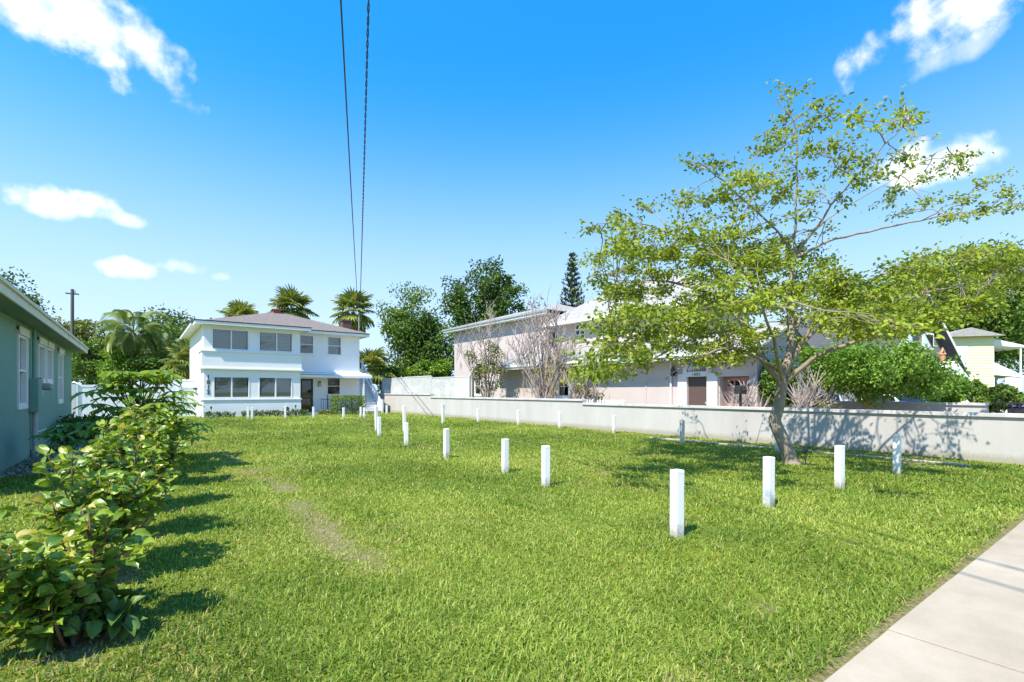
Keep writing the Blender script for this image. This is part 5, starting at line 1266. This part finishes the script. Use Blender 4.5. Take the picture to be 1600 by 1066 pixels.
# ---- background trees and bushes
def T(name, label, px0, px1, pytop, pybot, d, clumps, per, leaf, mat, cat='tree', group=None, bark='bark_dark', parts=3, cr=None, base_px=None, shell=.45, depth=None, **kw):
    """a tree filling the given pixel box at depth d"""
    cx = (px0+px1)/2; w = (px1-px0)/2/F*d; z1 = EYE+(HY-pytop)/F*d; z0 = EYE+(HY-pybot)/F*d
    z0 = max(z0, .15); c = at(cx, HY, d); hz = (z1-z0)/2; dp = depth or w
    crowns = [(c.x, c.y, (z0+z1)/2, w*.88, dp*.8, hz*.90)]
    for i in range(parts):
        a = random.uniform(-1, 1); k = random.uniform(.35, .55)
        crowns.append((c.x+RX*w*a*.62+FX*dp*random.uniform(-.5, .3), c.y+RY*w*a*.62+FY*dp*random.uniform(-.5, .3), z0+(z1-z0)*random.uniform(.3, .78), w*k, dp*k, hz*k))
    bp = at(base_px or cx, HY, d)
    return tree(name, label, cat, (bp.x, bp.y, 0), (c.x, c.y, max(.4, z0+hz*.7)), max(.04, min(.28, .03*(z1))), crowns, clumps, cr or min(w, hz)*.33, per, leaf, mat, bark, group, shell=shell, **kw)
GB = 'trees and bushes behind the white fence'
T('bush', 'dense dark bush behind the fence next to the green house', 108, 175, 530, 606, 44, 60, 60, .26, 'leaf_mid', 'bush', GB)
T('bush', 'yellow-green bush behind the fence under the feathery palm', 150, 215, 540, 606, 42, 60, 60, .24, 'leaf_bright', 'bush', GB)
T('bush', 'broad green bush left of the white house, behind the fence', 205, 300, 545, 610, 43, 80, 60, .25, 'leaf_mid', 'bush', GB)
T('far_tree', 'dark tree left of the white house roof, beyond the palms', 225, 350, 484, 600, 66, 120, 64, .42, 'leaf_dark', 'tree', GB)
T('far_tree', 'sparse tree behind the utility pole', 80, 140, 484, 600, 62, 60, 36, .42, 'leaf_olive', 'tree', GB)
T('far_tree', 'dark tree rising above the green house roof at the left edge', -60, 70, 405, 600, 48, 90, 60, .34, 'leaf_dark', 'tree', GB)
T('far_tree', 'distant low tree behind the left bushes', 140, 260, 530, 606, 75, 70, 50, .5, 'leaf_dark', 'tree', GB)
T('far_tree', 'hazy distant tree between the fan palms and the sunroom roof', 300, 372, 492, 600, 80, 60, 50, .5, 'leaf_dark', 'tree', GB)
GC = 'trees beyond the lattice panels'
T('broad_tree', 'leafy green tree right of the staircase, beyond the lattice', 592, 694, 446, 600, 47, 190, 64, .27, 'leaf_mid', 'tree', GC, bark='bark_pale', base_px=628, parts=5, droop=.3)
T('bush', 'bright green bush behind the lattice, at the foot of the leafy tree', 640, 700, 560, 612, 44, 60, 60, .25, 'leaf_bright', 'bush', GC)
T('bush', 'dark bush between the leafy tree and the pink house corner', 660, 722, 505, 612, 46, 70, 60, .27, 'leaf_dark', 'bush', GC)
T('bush', 'green bush behind the staircase, left of the leafy tree', 570, 625, 560, 612, 50, 60, 60, .27, 'leaf_mid', 'bush', GC)
T('oak_tree', 'large open oak behind the left wing of the pink house', 682, 836, 408, 560, 62, 150, 64, .42, 'leaf_dark', 'tree', GC, cr=1.25, shell=.7, parts=5, branches=34)
T('far_tree', 'distant tree row behind the staircase', 560, 660, 560, 606, 85, 60, 50, .55, 'leaf_dark', 'tree', GC)
T('far_tree', 'distant tree behind the oak', 790, 880, 470, 600, 90, 60, 50, .6, 'leaf_dark', 'tree', GC)
def norfolk_pine():
    d = 75; top = at(894, 397, d); x, y, H = top.x, top.y, top.z
    t = thing('norfolk_pine', 'dark tiered pine rising behind the pink house roof', 'tree', (x, y, 0))
    tr = MB().tube([(x, y, -.1), (x, y, H*.6), (x, y, H)], [.3, .18, .02], 8); P = []; A_ = []
    z = H-.4; k = 0
    while z > H-11:
        L_ = .2+(H-z)*.20
        for j in range(6):
            a = j*math.pi/3+k*.4; e = Vector((x+math.cos(a)*L_, y+math.sin(a)*L_, z+L_*.45)); tr.tube([(x, y, z), e], [.05, .02], 4, caps=False)
            m = int(8+L_*12); s = rng.uniform(.15, 1.05, (m, 1)); p0 = np.array((x, y, z)); P.append(p0+(np.array(e)-p0)*s+rng.normal(0, .09, (m, 3))); A_.append(np.tile([math.cos(a)*.5, math.sin(a)*.5, 1.2], (m, 1)))
        z -= .78; k += 1
    tr.build('trunk', 'bark_dark', t); P = np.concatenate(P); foliage('crown', P, .5, .16, 'leaf_pine', t, .1, 0, axis=np.concatenate(A_))
norfolk_pine()
GR = 'trees and bushes beyond the right end of the wall'
T('bushy_tree', 'bushy low tree with orange forked trunk behind the wall', 1226, 1476, 530, 624, 17.5, 230, 95, .125, 'leaf_bright', 'tree', GR, bark='bark_orange', base_px=1356, cr=.5, branches=30, parts=4)
T('bush', 'dark green bush at the corner of the salmon garage', 1186, 1246, 556, 640, 18.0, 110, 80, .12, 'leaf_mid', 'bush', GR, parts=1)
T('bush', 'rounded bright bush above the bins, right of the bushy tree', 1442, 1508, 582, 632, 21.3, 80, 80, .12, 'leaf_bright', 'bush', GR, parts=0)
T('bush', 'low green bush in front of the yellow house', 1492, 1545, 590, 626, 24.5, 60, 70, .14, 'leaf_mid', 'bush', GR)
T('bush', 'mounded hedge plant at the end of the low second wall', 1520, 1592, 604, 642, 16.6, 110, 80, .10, 'leaf_hedge', 'bush', GR)
T('large_tree', 'big spreading tree at the right edge behind the grey gable house', 1430, 1670, 366, 572, 46, 290, 70, .36, 'leaf_mid', 'tree', GR, parts=6, branches=40)
T('large_tree', 'tall dark tree behind the yellow house at the right edge', 1560, 1720, 430, 610, 52, 150, 70, .38, 'leaf_mid', 'tree', GR, parts=4)
T('far_tree', 'tree mass behind the crown of the leaning tree', 1270, 1450, 440, 600, 60, 130, 60, .42, 'leaf_mid', 'tree', GR)
T('far_tree', 'distant trees between the pink house and grey gable house', 1180, 1320, 500, 610, 70, 90, 60, .5, 'leaf_dark', 'tree', GR)
T('far_tree', 'dark distant tree behind the yellow house wall', 1450, 1600, 440, 606, 64, 150, 60, .42, 'leaf_dark', 'tree', GR)

# ---- dry shrubs hung with moss before the pink house
def dry_shrub(label, px, d, px0, px1, pytop, stems, moss, green=0, seed=1):
    rs = random.Random(seed); b = at(px, HY, d); b.z = -.1; t = thing('dry_shrub', label, 'shrub', (b.x, b.y, 0), 'dry shrubs before the pink house'); tw = MB(); ends = []
    z1 = EYE+(HY-pytop)/F*d
    for i in range(stems):
        u = (i+.5)/stems; pxe = px0+(px1-px0)*u+rs.uniform(-6, 6); h = z1*(rs.uniform(.62, 1.0))*(1-.35*abs(u-.5)*2); e = at(pxe, HY, d+rs.uniform(-.7, .7)); e.z = h
        m1 = b.lerp(e, .35); m1.x = b.x+(e.x-b.x)*.18+rs.uniform(-.1, .1); m1.y = b.y+(e.y-b.y)*.18+rs.uniform(-.1, .1); m2 = m1.lerp(e, .55)+Vector((rs.uniform(-.1, .1), rs.uniform(-.1, .1), 0))
        tw.tube([b+Vector((rs.uniform(-.12, .12), rs.uniform(-.12, .12), 0)), m1, m2, e], [.05, .035, .022, .006], 6, caps=False); ends.append(e)
        for k in range(16):
            s = rs.uniform(0, 1); p = m1.lerp(m2, s) if k < 4 else m2.lerp(e, s); q = p+Vector((rs.uniform(-.55, .55), rs.uniform(-.55, .55), rs.uniform(.2, 1.0)))
            tw.tube([p, p.lerp(q, .5)+Vector((rs.uniform(-.08, .08), rs.uniform(-.08, .08), 0)), q], [.017, .013, .006], 4, caps=False); ends.append(q)
    tw.build('stem', 'dry_twig', t)
    mb = MB()
    for k in range(moss):
        p = rs.choice(ends).lerp(b, rs.uniform(.05, .5)); p.z = max(p.z, 1.6); p += Vector((rs.uniform(-.3, .3), rs.uniform(-.3, .3), 0)); L_ = rs.uniform(.4, 1.5)
        L_ = min(L_, p.z-1.1)
        if L_ < .2: continue
        for s in range(4):
            o = Vector((rs.uniform(-.09, .09), rs.uniform(-.09, .09), 0)); w = rs.uniform(.01, .028); a = rs.uniform(0, 3.14); dx = Vector((math.cos(a), math.sin(a), 0))*w
            l = L_*rs.uniform(.5, 1); q = p+o; r_ = q+Vector((rs.uniform(-.08, .08), rs.uniform(-.08, .08), -l*.5)); e = q+Vector((rs.uniform(-.12, .12), rs.uniform(-.12, .12), -l))
            mb.add([q, r_+dx, e, r_-dx], [(0, 1, 2, 3)])
    mb.build('moss', 'dry_moss', t, kind='stuff')
    if green:
        cs = [np.array(rs.choice(ends).lerp(b, rs.uniform(.25, .5))) for _ in range(green)]; P, v = clump_points(cs, [.42]*green, 60); foliage('foliage', P, .13, .075, 'leaf_olive', t, .3, .3, vals=v)
dry_shrub('dry shrub with green vine leaves and hanging moss, left of the pair', 762, 29.0, 712, 798, 462, 13, 45, 34, 1)
dry_shrub('taller bare dry shrub with tan moss before the pink house', 850, 25.4, 796, 905, 447, 34, 95, 0, 2)
dry_shrub('small dry bush with moss at the corner of the blank pink wall', 917, 22.5, 892, 935, 560, 9, 26, 7, 3)
dry_shrub('thin bare reddish branches before the salmon garage door', 1166, 18.0, 1140, 1190, 605, 9, 0, 0, 4)
dry_shrub('thin grey branches behind the wall, right of the leaning trunk', 1262, 17.0, 1235, 1300, 590, 11, 0, 5, 5)
T('bush', 'tall olive bush behind the fence, between the pole and the feathery palm', 105, 195, 500, 606, 50, 120, 60, .3, 'leaf_olive', 'bush', GB)
T('bush', 'tall mid-green bush behind the fence, right of the feathery palm', 210, 318, 500, 606, 50, 140, 60, .3, 'leaf_mid', 'bush', GB)
T('bush', 'bush at the far corner of the green house, before the fence', 96, 128, 590, 645, 30, 50, 60, .16, 'leaf_mid', 'bush', GB)
